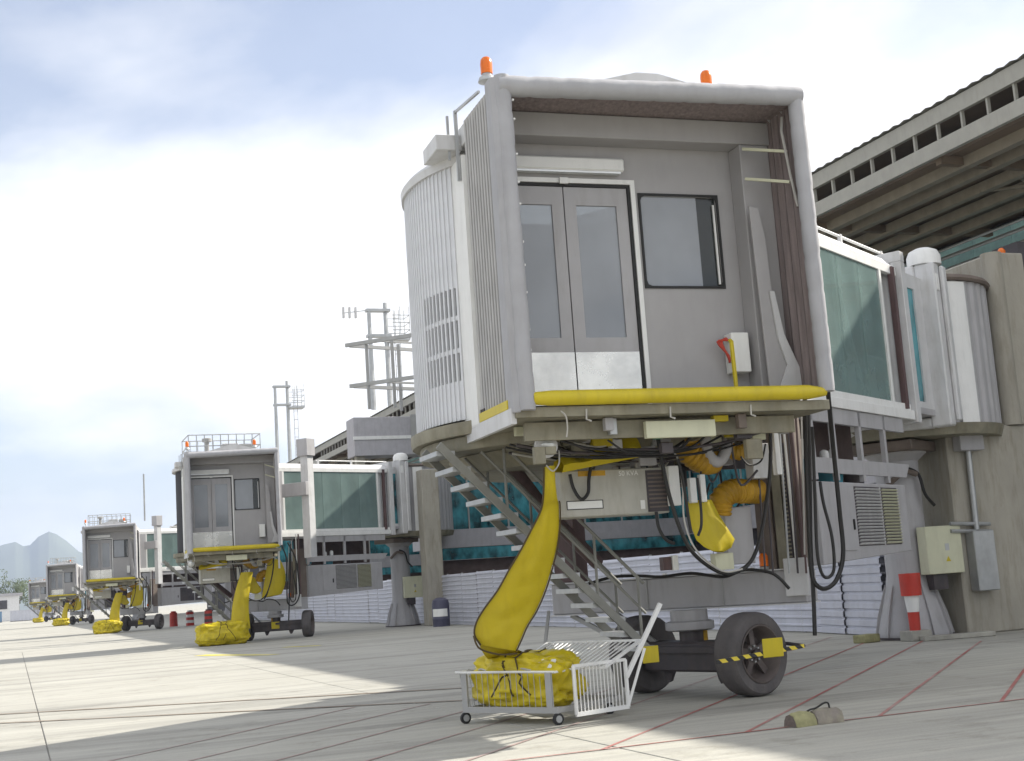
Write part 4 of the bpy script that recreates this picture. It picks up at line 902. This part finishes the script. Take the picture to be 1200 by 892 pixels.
for (u, v) in ((0.0, 0.0), (cl, 0.0), (0, cw*0.8), (cl, cw*0.8)):
    c = cp(u, v, 0.07)
    w_ = MB().lathe([(0.0, -0.02), (0.05, -0.02), (0.07, -0.015), (0.07, 0.015), (0.05, 0.02), (0, 0.02)], c, e1+e2*0.4, 14).build('caster', 'rubber_black', cart, smooth=True)
    MB().lathe([(0.0, -0.024), (0.042, -0.024), (0.042, 0.024), (0, 0.024)], c, e1+e2*0.4, 12).build('caster_hub', 'galvanised', w_)
    MB().bar(cp(u, v, 0.08), cp(u+0.02, v+0.03, 0.20), 0.05, 0.03).build('caster_fork', 'galvanised', w_)
MB().bar(cp(-0.02, 0, 0.17), cp(cl+0.02, 0, 0.17), 0.04, 0.07).build('base_rail', 'frame_grey', cart)
MB().bar(cp(-0.02, cw, 0.17), cp(cl+0.02, cw, 0.17), 0.04, 0.07).build('base_rail', 'frame_grey', cart)
MB().bar(cp(0, 0.02, 0.17), cp(0, cw, 0.17), 0.04, 0.06).build('base_rail', 'frame_grey', cart)
MB().bar(cp(cl, 0.02, 0.17), cp(cl, cw, 0.17), 0.04, 0.06).build('base_rail', 'frame_grey', cart)
for (u, v) in ((0.10, -0.005), (cl-0.02, -0.005), (cl-0.02, cw), (0.02, cw)):
    MB().bar(cp(u, v, 0.2), cp(u, v, 0.60), 0.085, 0.03, up=e2).build('corner_post', 'frame_grey', cart)
rim = smooth_path([cp(0.0, 0.0, 0.61), cp(cl*0.5, -0.02, 0.62), cp(cl+0.08, 0.0, 0.62), cp(cl+0.10, 0.25, 0.62), cp(cl+0.05, cw, 0.62)], 6)
MB().tube(rim, 0.016, 6).build('rim_rail', 'white_box', cart, smooth=True)
MB().tube([cp(0, 0, 0.61), cp(0, cw, 0.61)], 0.016, 6).build('rim_rail', 'white_box', cart)
for k in range(16):
    u = cl*(k+0.5)/16; MB().tube([cp(u, -0.01, 0.2), cp(u, -0.015, 0.61)], 0.0045, 4).build('front_wire', 'galvanised', cart)
for k in range(8):
    v = cw*0.5*(k+0.5)/8; MB().tube([cp(cl+0.02, v, 0.2), cp(cl+0.09, v, 0.61)], 0.005, 4).build('side_wire', 'galvanised', cart)
for q in range(3):
    pts = [cp(0.08+(cl-0.1)*k/12, 0.05+0.05*q+0.03*math.sin(k*1.3+q), 0.635+0.02*math.sin(k*2.1+q*2)) for k in range(13)]
    MB().tube(smooth_path(pts, 3), 0.013, 6).build('rope', 'cable_grey', cart, smooth=True)
for k in range(5):
    p = cp(0.12+0.2*k, 0.10+0.04*(k % 2), 0.69); MB().bar(p+Vector((-0.05, -0.04, -0.05)), p+Vector((0.06, 0.05, 0.05)), 0.06, 0.03).build('rope_clip', 'white_box', cart, bev=0.006)
# gate on the right side, white bars
g0, g1, gz0, gz1 = 0.16, 1.0, 0.10, 0.66
def gp(v, z): return cp(-0.10-0.22*v, v+0.02, z)
gm = MB(); gm.bar(gp(g0, gz0), gp(g1, gz0), 0.03, 0.05); gm.bar(gp(g0, gz1), gp(g1, gz1), 0.03, 0.035); gm.bar(gp(g0, gz0), gp(g0, gz1), 0.03, 0.03); gm.bar(gp(g1, gz0), gp(g1, gz1), 0.035, 0.03)
gate = gm.build('gate_frame', 'paint_white', cart)
for k in range(15):
    v = g0+(g1-g0)*(k+0.5)/15; MB().tube([gp(v, gz0), gp(v, gz1)], 0.0075, 5).build('gate_bar', 'paint_white', gate)
# sloping rear grille
def rp(u, s): return cp(u*1.45-0.28, 0.62+0.85*s, 0.60+0.26*s)
rg = MB(); rg.bar(rp(0, 0), rp(0, 1), 0.04, 0.03); rg.bar(rp(1, 0), rp(1, 1), 0.03, 0.03); rg.bar(rp(0, 1), rp(1, 1), 0.03, 0.03); rg.bar(rp(0, 0), rp(1, 0), 0.025, 0.025)
rear = rg.build('rear_grille', 'paint_white', cart)
for k in range(19):
    u = (k+0.5)/19; MB().tube([rp(u, 0), rp(u, 1)], 0.009, 5).build('grille_bar', 'paint_white', rear)
MB().bar(gp(g1, 0.45), cp(-0.62, 1.45, 1.30), 0.05, 0.05).build('push_bar', 'paint_white', cart)
MB().bar(gp(g1, 0.12), cp(-0.50, 1.2, 0.78), 0.03, 0.03).build('push_bar', 'paint_white', cart)
MB().bar(cp(cl-0.2, 1.45, 0.80), cp(cl+0.1, 2.0, 1.25), 0.04, 0.04).build('push_bar', 'frame_grey', cart)
bagloc = A+cp(cl*0.50, 0.40, 0.47)
bag(bagloc+Vector((0, 0, 0.02)), e1, e2, 1.50, 0.84, 0.66, 3.1, 'crumpled yellow hose bundle lying in the wire basket cart')
for B, lab in ((b2, 'crumpled yellow hose heap on the ground below the second bridge'), (b3, 'yellow hose heap on the ground below the third bridge'), (b4, 'yellow hose heap on the ground below the fourth bridge'), (b5, 'yellow hose heap below the farthest bridge')):
    L0 = B.location+Vector((-0.35, -2.4, 0.42)); bag(L0, Vector((1, 0.12, 0)), None, 2.0, 1.05, 0.95, 5.0+L0.y, lab)

# ------------------------------------------------------------------ terminal
ter = thing('terminal_building', (33, 60, 0), 'long airport terminal with overhanging roof and turquoise glazing at right', 'terminal')
TO = Vector((33, 60, 0))
def tx(L, V, z): return Vector((L, V, z))-TO
def tbx(L0, L1, V0, V1, z0, z1): 
    return MB().box(L0-33, L1-33, V0-60, V1-60, z0, z1)
VA, VB = 8, 250  # unseen near end cut short to let more sky light under the roof
EL, EZ = 24.9, 14.30
# corrugated roof deck
vs = []; fs = []; n = int((VB-VA)/0.25)
for i in range(n+1):
    V = VA+i*0.25; o = 0.05 if i % 2 else 0.0
    vs += [tx(EL-0.15, V, EZ+o), tx(60, V, EZ+3.0+o)]
for i in range(n): fs.append((2*i, 2*i+1, 2*i+3, 2*i+2))
roof = MB().add(vs, fs).build('roof_deck', 'roof_sheet', ter)
MB().hexa([tx(EL+0.1, VA, EZ-0.16), tx(60, VA, EZ+2.6), tx(60, VB, EZ+2.6), tx(EL+0.1, VB, EZ-0.16)], [tx(EL+0.1, VA, EZ-0.06), tx(60, VA, EZ+2.8), tx(60, VB, EZ+2.8), tx(EL+0.1, VB, EZ-0.06)]).build('roof_lining', 'roof_brown', ter)
tbx(EL-0.05, EL+0.1, VA, VB, EZ-0.50, EZ-0.03).build('upper_fascia', 'roof_fascia', ter)
tbx(EL-0.02, EL+0.13, VA, VB, EZ-1.42, EZ-0.98).build('lower_fascia', 'roof_fascia', ter)
pm_ = MB().box(-0.05, 0.05, -0.035, 0.035, -0.98, -0.50).mesh('fascia_post', 'roof_fascia')
for k in range(90):
    link('fascia_post', pm_, ter, tx(EL+0.05, 18+k*1.05, EZ))
# soffit, purlins, cross ribs
MB().hexa([tx(EL+0.6, VA, EZ-1.30), tx(34, VA, EZ-1.1), tx(34, VB, EZ-1.1), tx(EL+0.6, VB, EZ-1.30)], [tx(EL+0.6, VA, EZ-1.2), tx(34, VA, EZ-1.0), tx(34, VB, EZ-1.0), tx(EL+0.6, VB, EZ-1.20)]).build('soffit', 'roof_brown', ter)
for k, L in enumerate((26.0, 27.0, 28.4, 29.8, 31.2)):
    tbx(L, L+0.28, VA, VB, EZ-1.62, EZ-1.295).build('purlin', 'roof_purlin', ter)
rm_ = MB().box(0, 8.0, -0.12, 0.12, -1.55, -1.30).mesh('roof_rib', 'roof_brown')
for k in range(22): link('roof_rib', rm_, ter, tx(25.2, 16+k*7.0, EZ))
bm_ = MB(); bm_.bar((0, 0, -1.5), (2.4, 1.6, -1.5), 0.08); bm_.bar((0, 1.6, -1.58), (2.4, 0, -1.58), 0.08); bmm = bm_.mesh('brace', 'roof_purlin')
for V in (30.5, 44.5, 58.5): link('brace', bmm, ter, tx(28.4, V, EZ))
# ducts and pipes below the soffit
for k, (L, z, r_) in enumerate(((31.0, 12.25, 0.05), (31.5, 12.1, 0.06), (32.0, 12.3, 0.05), (32.3, 11.95, 0.05))):
    MB().tube([tx(L, 10, z), tx(L, 130, z)], r_, 6).build('pipe', 'galvanised', ter)
tbx(33.4, 33.6, VA, VB, 0, EZ-1.0).build('wall', 'dark_wall', ter)
tbx(32.85, 33.4, VA, VB, 3.4, 4.5).build('floor_band', 'slab_grey', ter)
tbx(32.9, 33.4, VA, VB, 11.60, 11.72).build('transom', 'blue_dark', ter)
pw = 2.0
films = MB().box(0, 0.06, 0.015, pw-0.015, 11.72, 12.95).mesh('film_panel', 'teal_film')
films2 = MB().box(0, 0.06, 0.015, pw-0.015, 10.4, 11.6).mesh('film_panel', 'teal_film')
gl = MB().box(0, 0.05, 0.03, pw-0.03, 4.55, 10.34).mesh('pane', 'pane_teal')
mu = MB().box(0, 0.14, -0.03, 0.03, 4.5, 10.4).mesh('mullion', 'frame_grey')
for k in range(58):
    V = 16+k*pw
    link('film_panel', films, ter, tx(33.0+rnd.uniform(-0.02, 0.02), V, 0)); link('film_panel', films2, ter, tx(33.02, V, 0)); link('pane', gl, ter, tx(33.1, V, 0)); link('mullion', mu, ter, tx(33.02, V, 0))
tbx(32.9, 33.3, 16, 132, 10.32, 10.4).build('transom', 'frame_grey', ter)

# corridor links from the rotundas to the terminal
G_L = 'fixed corridors joining the bridges to the terminal'
def link_corridor(V, L0, label):
    o = thing('link_corridor', (L0, V, 0), label, 'corridor', G_L); W = 33-L0-0.2; D = 3.0
    MB().box(0, W, 0, D, 3.45, 4.32).build('floor_slab', 'slab_grey', o, bev=0.01)
    MB().box(0, W, 0.05, 0.12, 2.88, 3.44).build('strip_glazing', 'pane_teal', o)
    MB().box(0.1, W, 0.4, 0.5, 0.0, 2.87).build('lower_wall', 'brick_dark', o)
    MB().box(-0.1, W, -0.1, D+0.1, 7.0, 7.5).build('roof_slab', 'slab_grey', o, bev=0.01)
    n = 7; w = W/n
    pn = MB().box(0.03, w-0.03, 0.10, 0.13, 4.33, 6.99).mesh('pane', 'pane_teal'); mu_ = MB().box(-0.035, 0.035, 0.03, 0.16, 4.32, 7.0).mesh('mullion', 'frame_grey')
    for k in range(n+1):
        if k < n: link('pane', pn, o, (k*w, 0, 0))
        link('mullion', mu_, o, (k*w, 0, 0))
    MB().box(0, W, D-0.1, D, 4.32, 7.0).build('back_wall', 'teal_film', o)
    for k in range(3): MB().box(1.2+k*3.0, 2.4+k*3.0, 1.3, 1.5, 6.9, 6.98).build('ceiling_lamp', 'white_box', o)
    return o
link_corridor(60.6, 18.6, 'glazed corridor with turquoise panes behind the second bridge')
link_corridor(25.0, 19.6, 'corridor behind the big concrete pier at right edge')
link_corridor(103.0, 18.3, 'glazed corridor behind the third bridge')

# concrete pier beside the near rotunda
pier = thing('concrete_pier', (20.5, 23.4, 0), 'big stained concrete pier at the right edge beside the nearest rotunda', 'pier')
pb = MB(); pb.box(18.08-20.5, 2.2, -1.1, 1.1, 0, 4.25); pb.box(19.85-20.5, 0.15, -1.15, 1.1, 4.25, 8.0); pb.build('pier_body', 'concrete_wall', pier, bev=0.03)
MB().lathe([(0.22, 4.25), (0.22, 8.0), (0, 8.0)], (19.9-20.5, -1.0, 0), n=20).build('round_corner', 'concrete_wall', pier, smooth=True)
MB().box(0.16, 2.3, -1.0, -0.2, 4.26, 8.3).build('dark_panel', 'dark_wall', pier)
MB().box(18.22-20.5, 18.82-20.5, -1.36, -1.105, 3.72, 4.40).build('junction_box', 'paint_grey', pier, bev=0.015)
MB().tube([(18.52-20.5, -1.2, 3.72), (18.50-20.5, -1.2, 2.1)], 0.06, 10).build('conduit', 'galvanised', pier, smooth=True)
for z in (2.05, 2.20): MB().tube([(17.85-20.5, -1.2, z+0.05), (18.85-20.5, -1.2, z)], 0.04, 8).build('conduit', 'galvanised', pier, smooth=True)
cvx = 18.42-20.5
MB().box(cvx-0.16, cvx+0.36, -1.38, -1.105, 0.86, 2.08).build('cable_cover', 'galvanised', pier, bev=0.02)
MB().lathe([(0, 8.0), (0.08, 8.01), (0.085, 8.10), (0.04, 8.16), (0, 8.165)], (20.3-20.5, -0.9, 0), n=12).build('lamp', 'amber', pier, smooth=True)

# concrete column beside the second rotunda
cc = MB().box(-0.4, 0.4, -0.4, 0.4, 0, 6.9).build('concrete_column', 'concrete_wall', None, bev=0.03); cc.location = (17.55, 57.1, 0)
tag(cc, 'pale concrete column beside the second rotunda', 'column')

# ------------------------------------------------------------------ corrugated hoarding
ho = thing('hoarding_fence', (17.85, 24.0, 0), 'white ribbed sheet hoarding running behind the bridges', 'fence')
def rib_panel(w, h):
    prof = []; z = 0.02; k = 0
    while z < h-0.18:
        prof += [(0.0, z), (0.0, z+0.11), (-0.035, z+0.135), (-0.035, z+0.165)]; z += 0.19
    prof += [(0.0, h)]
    vs = []; fs = []
    for (x, z) in prof: vs += [(x, 0.006, z), (x, w-0.006, z)]
    for i in range(len(prof)-1): fs.append((2*i, 2*i+1, 2*i+3, 2*i+2))
    return MB().add(vs, fs).mesh('sheet_panel', 'hoarding')
rp_ = rib_panel(2.0, 2.16)
fp = MB().box(0.02, 0.08, -0.03, 0.03, 0, 2.2).mesh('fence_post', 'frame_grey')
for k in range(44):
    o = link('sheet_panel', rp_, ho, (rnd.uniform(-0.012, 0.012), k*2.0, rnd.uniform(-0.01, 0.02))); link('fence_post', fp, ho, (0, k*2.0, 0))
# cross piece of hoarding closing the gap beside the near pedestal
ho2 = thing('hoarding_fence', (16.0, 27.6, 0), 'short ribbed hoarding stretch beside the red and white post', 'fence')
for k in range(2):
    o = link('sheet_panel', rp_, ho2, (1.75-0.35*k, -2.0*k, 0)); o.rotation_euler = (0, 0, R(180-10)); o.location = (1.9-0.30*k, 0.2-1.95*k, 0)

# ------------------------------------------------------------------ small things on the ground
post = thing('striped_post', (16.72, 22.2, 0), 'red and white banded post on a concrete block beside the pedestal', 'post')
MB().box(-0.24, 0.24, -0.2, 0.2, 0, 0.2).build('foot_block', 'concrete_block', post, bev=0.015)
zz_ = 0.2
for (h, ra, rb_, m_) in ((0.36, 0.105, 0.115, 'red_paint'), (0.32, 0.116, 0.15, 'paint_white'), (0.44, 0.20, 0.21, 'red_paint')):
    MB().lathe([(0, zz_), (ra, zz_), (rb_, zz_+h-0.002), (0, zz_+h)], (0, 0, 0), n=20).build('band', m_, post, smooth=True); zz_ += h
for (x, y, w, d_, h, rz, lab) in ((16.05, 22.9, 0.5, 0.3, 0.16, 0.3, 'rough timber block on the ground left of the striped post'),):
    o = MB().box(-w/2, w/2, -d_/2, d_/2, 0, h).build('timber_block', 'chock_wood', None, bev=0.015); o.location = (x, y, 0.002); o.rotation_euler = (0, 0, rz); tag(o, lab, 'block')
o = MB().box(-0.75, 0.75, -0.14, 0.14, 0, 0.09).build('plank', 'concrete_block', None, bev=0.01); o.location = (17.35, 21.75, 0.002); o.rotation_euler = (0, 0, R(-12)); tag(o, 'pale plank lying on the apron before the near pedestal', 'plank')
# wheel chocks
ck = thing('wheel_chocks', (7.86, 12.32, 0), 'pair of worn greenish wheel chocks joined by a wire handle', 'wheel chock')
ck.rotation_euler = (0, 0, R(-12))
def chock(x, y, L_, rz, r_, seed, m_):
    sec = [(-1.35, 0.0), (-1.25, 0.75), (-0.75, 1.45), (0.0, 1.75), (0.75, 1.5), (1.2, 0.8), (1.35, 0.0)]; n_ = len(sec)
    M = Matrix.Translation((x, y, 0.004)) @ Matrix.Rotation(rz, 4, 'Z'); vs = []; fs = []; K = 10
    for i in range(K+1):
        t = i/K; xx = -L_/2+L_*t; sc = (0.88 if i in (0, K) else 1.0)
        for (p, q) in sec:
            w_ = 1+0.10*noise.noise(Vector((xx*9+seed, p*0.9, q*0.9)))
            vs.append((xx+0.012*noise.noise(Vector((p, q, seed+t))), p*r_*sc*w_, q*r_*sc*w_))
    for i in range(K):
        for k in range(n_): fs.append((i*n_+k, i*n_+(k+1) % n_, (i+1)*n_+(k+1) % n_, (i+1)*n_+k))
    fs += [tuple(range(n_-1, -1, -1)), tuple(K*n_+k for k in range(n_))]
    c_ = MB(M).add(vs, fs).build('chock', m_, ck, smooth=True)
    e_ = [(-L_/2-0.006, p*r_*0.86, q*r_*0.86+0.004) for p, q in sec]
    MB(M).prism(e_, (-1, 0, 0), 0.004).build('chock_end', 'chock_end', c_)
chock(-0.15, -0.05, 0.28, R(20), 0.082, 1.0, 'chock_wood'); chock(0.16, 0.03, 0.32, R(10), 0.086, 4.0, 'chock_worn')
MB().tube(smooth_path([(-0.06, -0.02, 0.14), (-0.02, -0.01, 0.155), (0.06, 0.02, 0.165), (0.15, 0.03, 0.205), (0.20, 0.035, 0.20), (0.21, 0.035, 0.14)]), 0.010, 6).build('handle', 'cable', ck, smooth=True)
# bin
bn_ = thing('drum_bin', (17.05, 54.6, 0), 'dark blue drum with a white label before the hoarding', 'drum')
MB().lathe([(0, 0), (0.36, 0), (0.37, 0.3), (0.38, 0.32), (0.37, 0.34), (0.37, 0.95), (0.33, 1.1), (0.18, 1.2), (0, 1.22)], (0, 0, 0), n=24).build('drum_body', 'blue_dark', bn_, smooth=True)
MB().lathe([(0.378, 0.42), (0.378, 0.74)], (0, 0, 0), n=14, a0=R(190), a1=R(300)).build('drum_label', 'white_box', bn_, smooth=True)
# barrels by the third bridge
def barrel(x, y, m1, m2, label):
    o = thing('traffic_barrel', (x, y, 0), label, 'barrel', 'barrels standing beyond the second bridge')
    z = 0
    for k, m_ in enumerate((m1, m2, m1, m2, m1)):
        h = 0.21; MB().lathe([(0.0, z), (0.31-0.006*k, z), (0.305-0.006*k, z+h-0.003), (0, z+h)], (0, 0, 0), n=16).build('barrel_band', m_, o, smooth=True); z += h
    MB().lathe([(0.2, z), (0.2, z+0.1), (0, z+0.12)], (0, 0, 0), n=12).build('barrel_lid', m2, o)
barrel(12.6, 104.0, 'red_paint', 'paint_white', 'red and white banded barrel beyond the second bridge, middle of three')
barrel(11.6, 106.0, 'red_paint', 'red_paint', 'plain red barrel beyond the second bridge, left of the banded one')
barrel(13.7, 102.0, 'red_paint', 'brick_dark', 'dark red barrel right of the red and white banded barrel')

# ------------------------------------------------------------------ plant room and steel frame above, masts
pr = thing('plant_room', (19.0, 76.0, 0), 'grey clad elevated plant room behind the second bridge', 'plant room')
MB().box(0, 9.0, 0, 1.8, 9.6, 11.9).build('cladding', 'slab_grey', pr, bev=0.02)
MB().box(-0.05, 9.05, -0.06, -0.005, 10.55, 10.75).build('white_band', 'paint_white', pr)
MB().box(3.5, 4.0, -0.10, -0.062, 9.6, 12.0).build('pilaster', 'frame_grey', pr)
for (x, y) in ((0.4, 0.5), (8.4, 0.5), (0.4, 1.4), (8.4, 1.4)): MB().box(x-0.25, x+0.25, y-0.25, y+0.25, 0, 9.6).build('column', 'concrete_wall', pr)
sfr = thing('steel_frame', (19.0, 77.0, 12.4), 'bare grey steel frame with two pointed decks above the plant room', 'steel frame')
ap = at(405, 405, 77.0)-Vector((19.0, 77.0, 12.4)); dA = Vector((0.70, -0.71, 0)); dB = Vector((0.95, 0.30, 0))
for dz in (0.0, -2.5):
    o_ = ap+Vector((0.15 if dz else 0, 0, dz)); p = MB()
    p.bar(o_, o_+dA*7.0, 0.16, 0.22); p.build('edge_beam', 'frame_grey', sfr)
    MB().bar(o_+dB*0.3, o_+dB*9.0, 0.16, 0.20).build('edge_beam', 'frame_grey', sfr)
    for s in (2.2, 4.4, 6.6): MB().bar(o_+dA*s, o_+dA*s+dB*3.0, 0.10, 0.12).build('cross_beam', 'frame_grey', sfr)
for (s, tt) in ((1.3, 0.0), (2.2, 0.9), (4.4, 0.3), (1.0, 2.6)):
    p = ap+dA*s+dB*(tt+0.15); MB().bar((p.x, p.y, 0.0), (p.x, p.y, p.z+0.1), 0.17, 0.17).build('post', 'frame_grey', sfr)
def mast(x, y, z0, z1, label, arms):
    o = thing('lighting_mast', (x, y, z0), label, 'mast', 'lighting masts on the terminal roof'); h = z1-z0
    MB().tube([(0, 0, 0), (0, 0, h)], [0.20, 0.14], 8).build('pole', 'galvanised', o); MB().tube([(1.3, 0.2, 0), (1.3, 0.2, h+0.5)], [0.20, 0.16], 8).build('pole', 'galvanised', o)
    for z in (h-0.1, h-2.0): MB().box(-0.2, 1.6, -0.15, 0.4, z-0.1, z+0.1).build('platform', 'galvanised', o)
    MB().box(1.3, 2.9, -0.5, 0.9, h-2.4, h-2.25).build('platform', 'galvanised', o)
    cg = MB()
    for zz in [h-2.2+0.55*k for k in range(4)]:
        cg.tube([(1.6, -0.5, zz), (2.9, -0.5, zz), (2.9, 0.9, zz), (1.6, 0.9, zz)], 0.03, 4)
    for (cx, cy) in ((2.9, -0.5), (2.9, 0.9), (2.2, -0.5), (2.2, 0.9)): cg.tube([(cx, cy, h-2.3), (cx, cy, h+0.1)], 0.03, 4)
    cg.build('ladder_cage', 'galvanised', o)
    ld = MB(); ld.tube([(1.9, 0.2, 0), (1.9, 0.2, h)], 0.03, 4); ld.tube([(2.3, 0.2, 0), (2.3, 0.2, h)], 0.03, 4); ldo = ld.build('ladder', 'galvanised', o)
    for k in range(int(h/0.9)): MB().tube([(1.9, 0.2, 0.5+0.9*k), (2.3, 0.2, 0.5+0.9*k)], 0.025, 4).build('rung', 'galvanised', ldo)
    for k in range(arms): 
        f_ = MB().box(-1.9+0.45*k-0.06, -1.9+0.45*k+0.06, -0.15, 0.15, h-0.7, h+0.1); f_.build('floodlight', 'paint_light', o)
    if arms: MB().bar((-2.0, 0, h-0.35), (0, 0, h-0.1), 0.06).build('lamp_arm', 'galvanised', o)
mp_ = at(432, 362, 92.0); mast(mp_.x, 92.0, 14.6, mp_.z, 'tall two pole lighting mast rising above the steel frame', 3)
mp_ = at(322, 452, 134.0); mast(mp_.x, 134.0, 14.6, mp_.z, 'lighting mast behind the roof of the second bridge', 0)

# ------------------------------------------------------------------ far left: low buildings, containers, trees, mountains
fb = thing('far_building', (-25, 430, 0), 'low white building at the far left edge before the trees', 'building')
MB().box(-40, 27, 0, 20, 0, 7.4).build('wall', 'far_white', fb); MB().box(-41, 28, -0.6, 21, 7.4, 8.2).build('roof', 'slab_grey', fb)
for k in range(14):
    MB().box(-36+k*4.4, -33.6+k*4.4, -0.15, -0.02, 3.6, 6.2).build('window', 'dark_wall', fb)
for k, (x, w, m_, lab) in enumerate(((-8.5, 12.0, 'container_blue', 'blue container at the far left edge of the apron'), (5.0, 11.0, 'hoarding', 'pale container between the blue one and the farthest bridge'))):
    o = thing('shipping_container', (x, 372, 0), lab, 'container', 'far containers at the edge of the apron')
    vs = []; fs = []; n = 48
    for i in range(n+1):
        y = 0.0 if (i//2) % 2 else 0.06; vs += [(-w/2+w*i/n, y, 0.15), (-w/2+w*i/n, y, 2.7)]
    for i in range(n): fs.append((2*i, 2*i+2, 2*i+3, 2*i+1))
    MB().add(vs, fs).build('front_sheet', m_, o); MB().box(-w/2, w/2, 0.08, 2.4, 0.15, 2.68).build('body', m_, o); MB().box(-w/2-0.03, w/2+0.03, -0.02, 2.45, 2.68, 2.8).build('top_rail', m_, o); MB().box(-w/2, w/2, 0, 2.4, 0.0, 0.148).build('base_rail', 'dark_steel', o)
def tree(x, y, h, r_, seed, label):
    o = thing('leafy_tree', (x, y, 0), label, 'tree', 'trees at the far end of the apron'); rr = random.Random(seed)
    tk = MB(); tk.tube([(0, 0, 0), (0.2, 0, h*0.3), (0.1, 0.2, h*0.6)], [0.4, 0.3, 0.12], 8)
    for k in range(5):
        t = rr.uniform(0, 6.28); tk.tube([(0.15, 0, h*0.35), (math.cos(t)*r_*0.35, math.sin(t)*r_*0.35, h*0.6), (math.cos(t)*r_*0.6, math.sin(t)*r_*0.6, h*0.8)], [0.16, 0.1, 0.04], 6)
    tk.build('trunk', 'bark', o)
    cl_ = [(Vector((rr.gauss(0, 0.45)*r_, rr.gauss(0, 0.45)*r_, h*rr.uniform(0.45, 0.95))), rr.uniform(0.22, 0.42)*r_) for _ in range(16)]
    vs = []; fs = []
    for (c, cr) in cl_:
        for k in range(130):
            u = Vector((rr.gauss(0, 1), rr.gauss(0, 1), rr.gauss(0, 0.8))).normalized()*cr*rr.uniform(0.55, 1.05); p = c+u
            a_ = Vector((rr.gauss(0, 1), rr.gauss(0, 1), rr.gauss(0, 1))).normalized()*rr.uniform(0.2, 0.42); b_ = a_.orthogonal().normalized()*rr.uniform(0.12, 0.26)
            i = len(vs); vs += [p-a_, p+b_, p+a_, p-b_]; fs.append((i, i+1, i+2, i+3))
    MB().add(vs, fs).build('crown', 'leaf', o)
for k, (x, y, h, r_, lab) in enumerate(((-24, 520, 14, 9, 'broad dark tree at the left edge above the low building'), (-10, 500, 16.5, 8, 'tallest dark tree above the low building'), (2, 510, 14, 7, 'dark tree just left of the farthest bridge'), (10, 525, 12, 7, 'dark tree behind the farthest bridge cab'), (-36, 510, 13, 8, 'dark tree cut off by the left edge'))):
    tree(x, y, h, r_, 11+k, lab)
# mountains
def peak_pos(px, dist, ypx):
    d_ = fwd+cright*((px-PW/2)/FPX)-cup*((ypx-PH/2)/FPX); d_ *= dist/math.hypot(d_.x, d_.y); return CAM+d_
prof = [(-900, 668), (-620, 640), (-420, 655), (-230, 628), (-120, 652), (-40, 650), (-15, 645), (5, 638), (18, 635), (27, 640), (35, 639), (45, 629), (57, 623), (66, 626), (78, 634), (92, 646), (112, 655), (140, 662), (180, 672), (230, 690), (300, 700)]
vs = []; fs = []; DM = 5200; KR = 5; sp = []
for i in range(len(prof)-1):
    for j in range(6):
        t = j/6; sp.append((prof[i][0]+(prof[i+1][0]-prof[i][0])*t, prof[i][1]+(prof[i+1][1]-prof[i][1])*t))
for i, (px, py) in enumerate(sp):
    top = peak_pos(px, DM, py); hz = Vector((top.x, top.y, 0)); out = Vector((hz.x, hz.y, 0)).normalized()
    H_ = max(20, top.z)
    for k in range(-KR, KR+1):
        f_ = 1-abs(k)/KR; h = H_*(f_**1.15)*(1+0.10*noise.noise(Vector((px*0.02, k*0.9, 3)))*(1-f_)*2)
        vs.append(hz+out*(k*190)+Vector((0, 0, h-20*(1-f_))))
mcol = 2*KR+1
for i in range(len(sp)-1):
    for k in range(mcol-1): fs.append((i*mcol+k, i*mcol+k+1, (i+1)*mcol+k+1, (i+1)*mcol+k))
mo = MB().add(vs, fs).build('mountain', 'mountain', None, smooth=True); tag(mo, 'hazy blue mountain ridge at the far left', 'mountain', kind='structure')

# ------------------------------------------------------------------ air
hz = MB().box(-7000, 7000, -2000, 7300, -6, 420).build('haze', None)
hm = bpy.data.materials.new('haze'); hm.use_nodes = True; t = hm.node_tree; t.nodes.remove(t.nodes['Principled BSDF'])
pv = t.nodes.new('ShaderNodeVolumePrincipled'); pv.inputs['Color'].default_value = (0.66, 0.78, 1.0, 1); pv.inputs['Density'].default_value = 0.00017; pv.inputs['Anisotropy'].default_value = 0.2
t.links.new(pv.outputs[0], t.nodes['Material Output'].inputs['Volume'])
hz.data.materials.append(hm); tag(hz, 'pale blue air over the whole airfield', 'haze', kind='stuff')
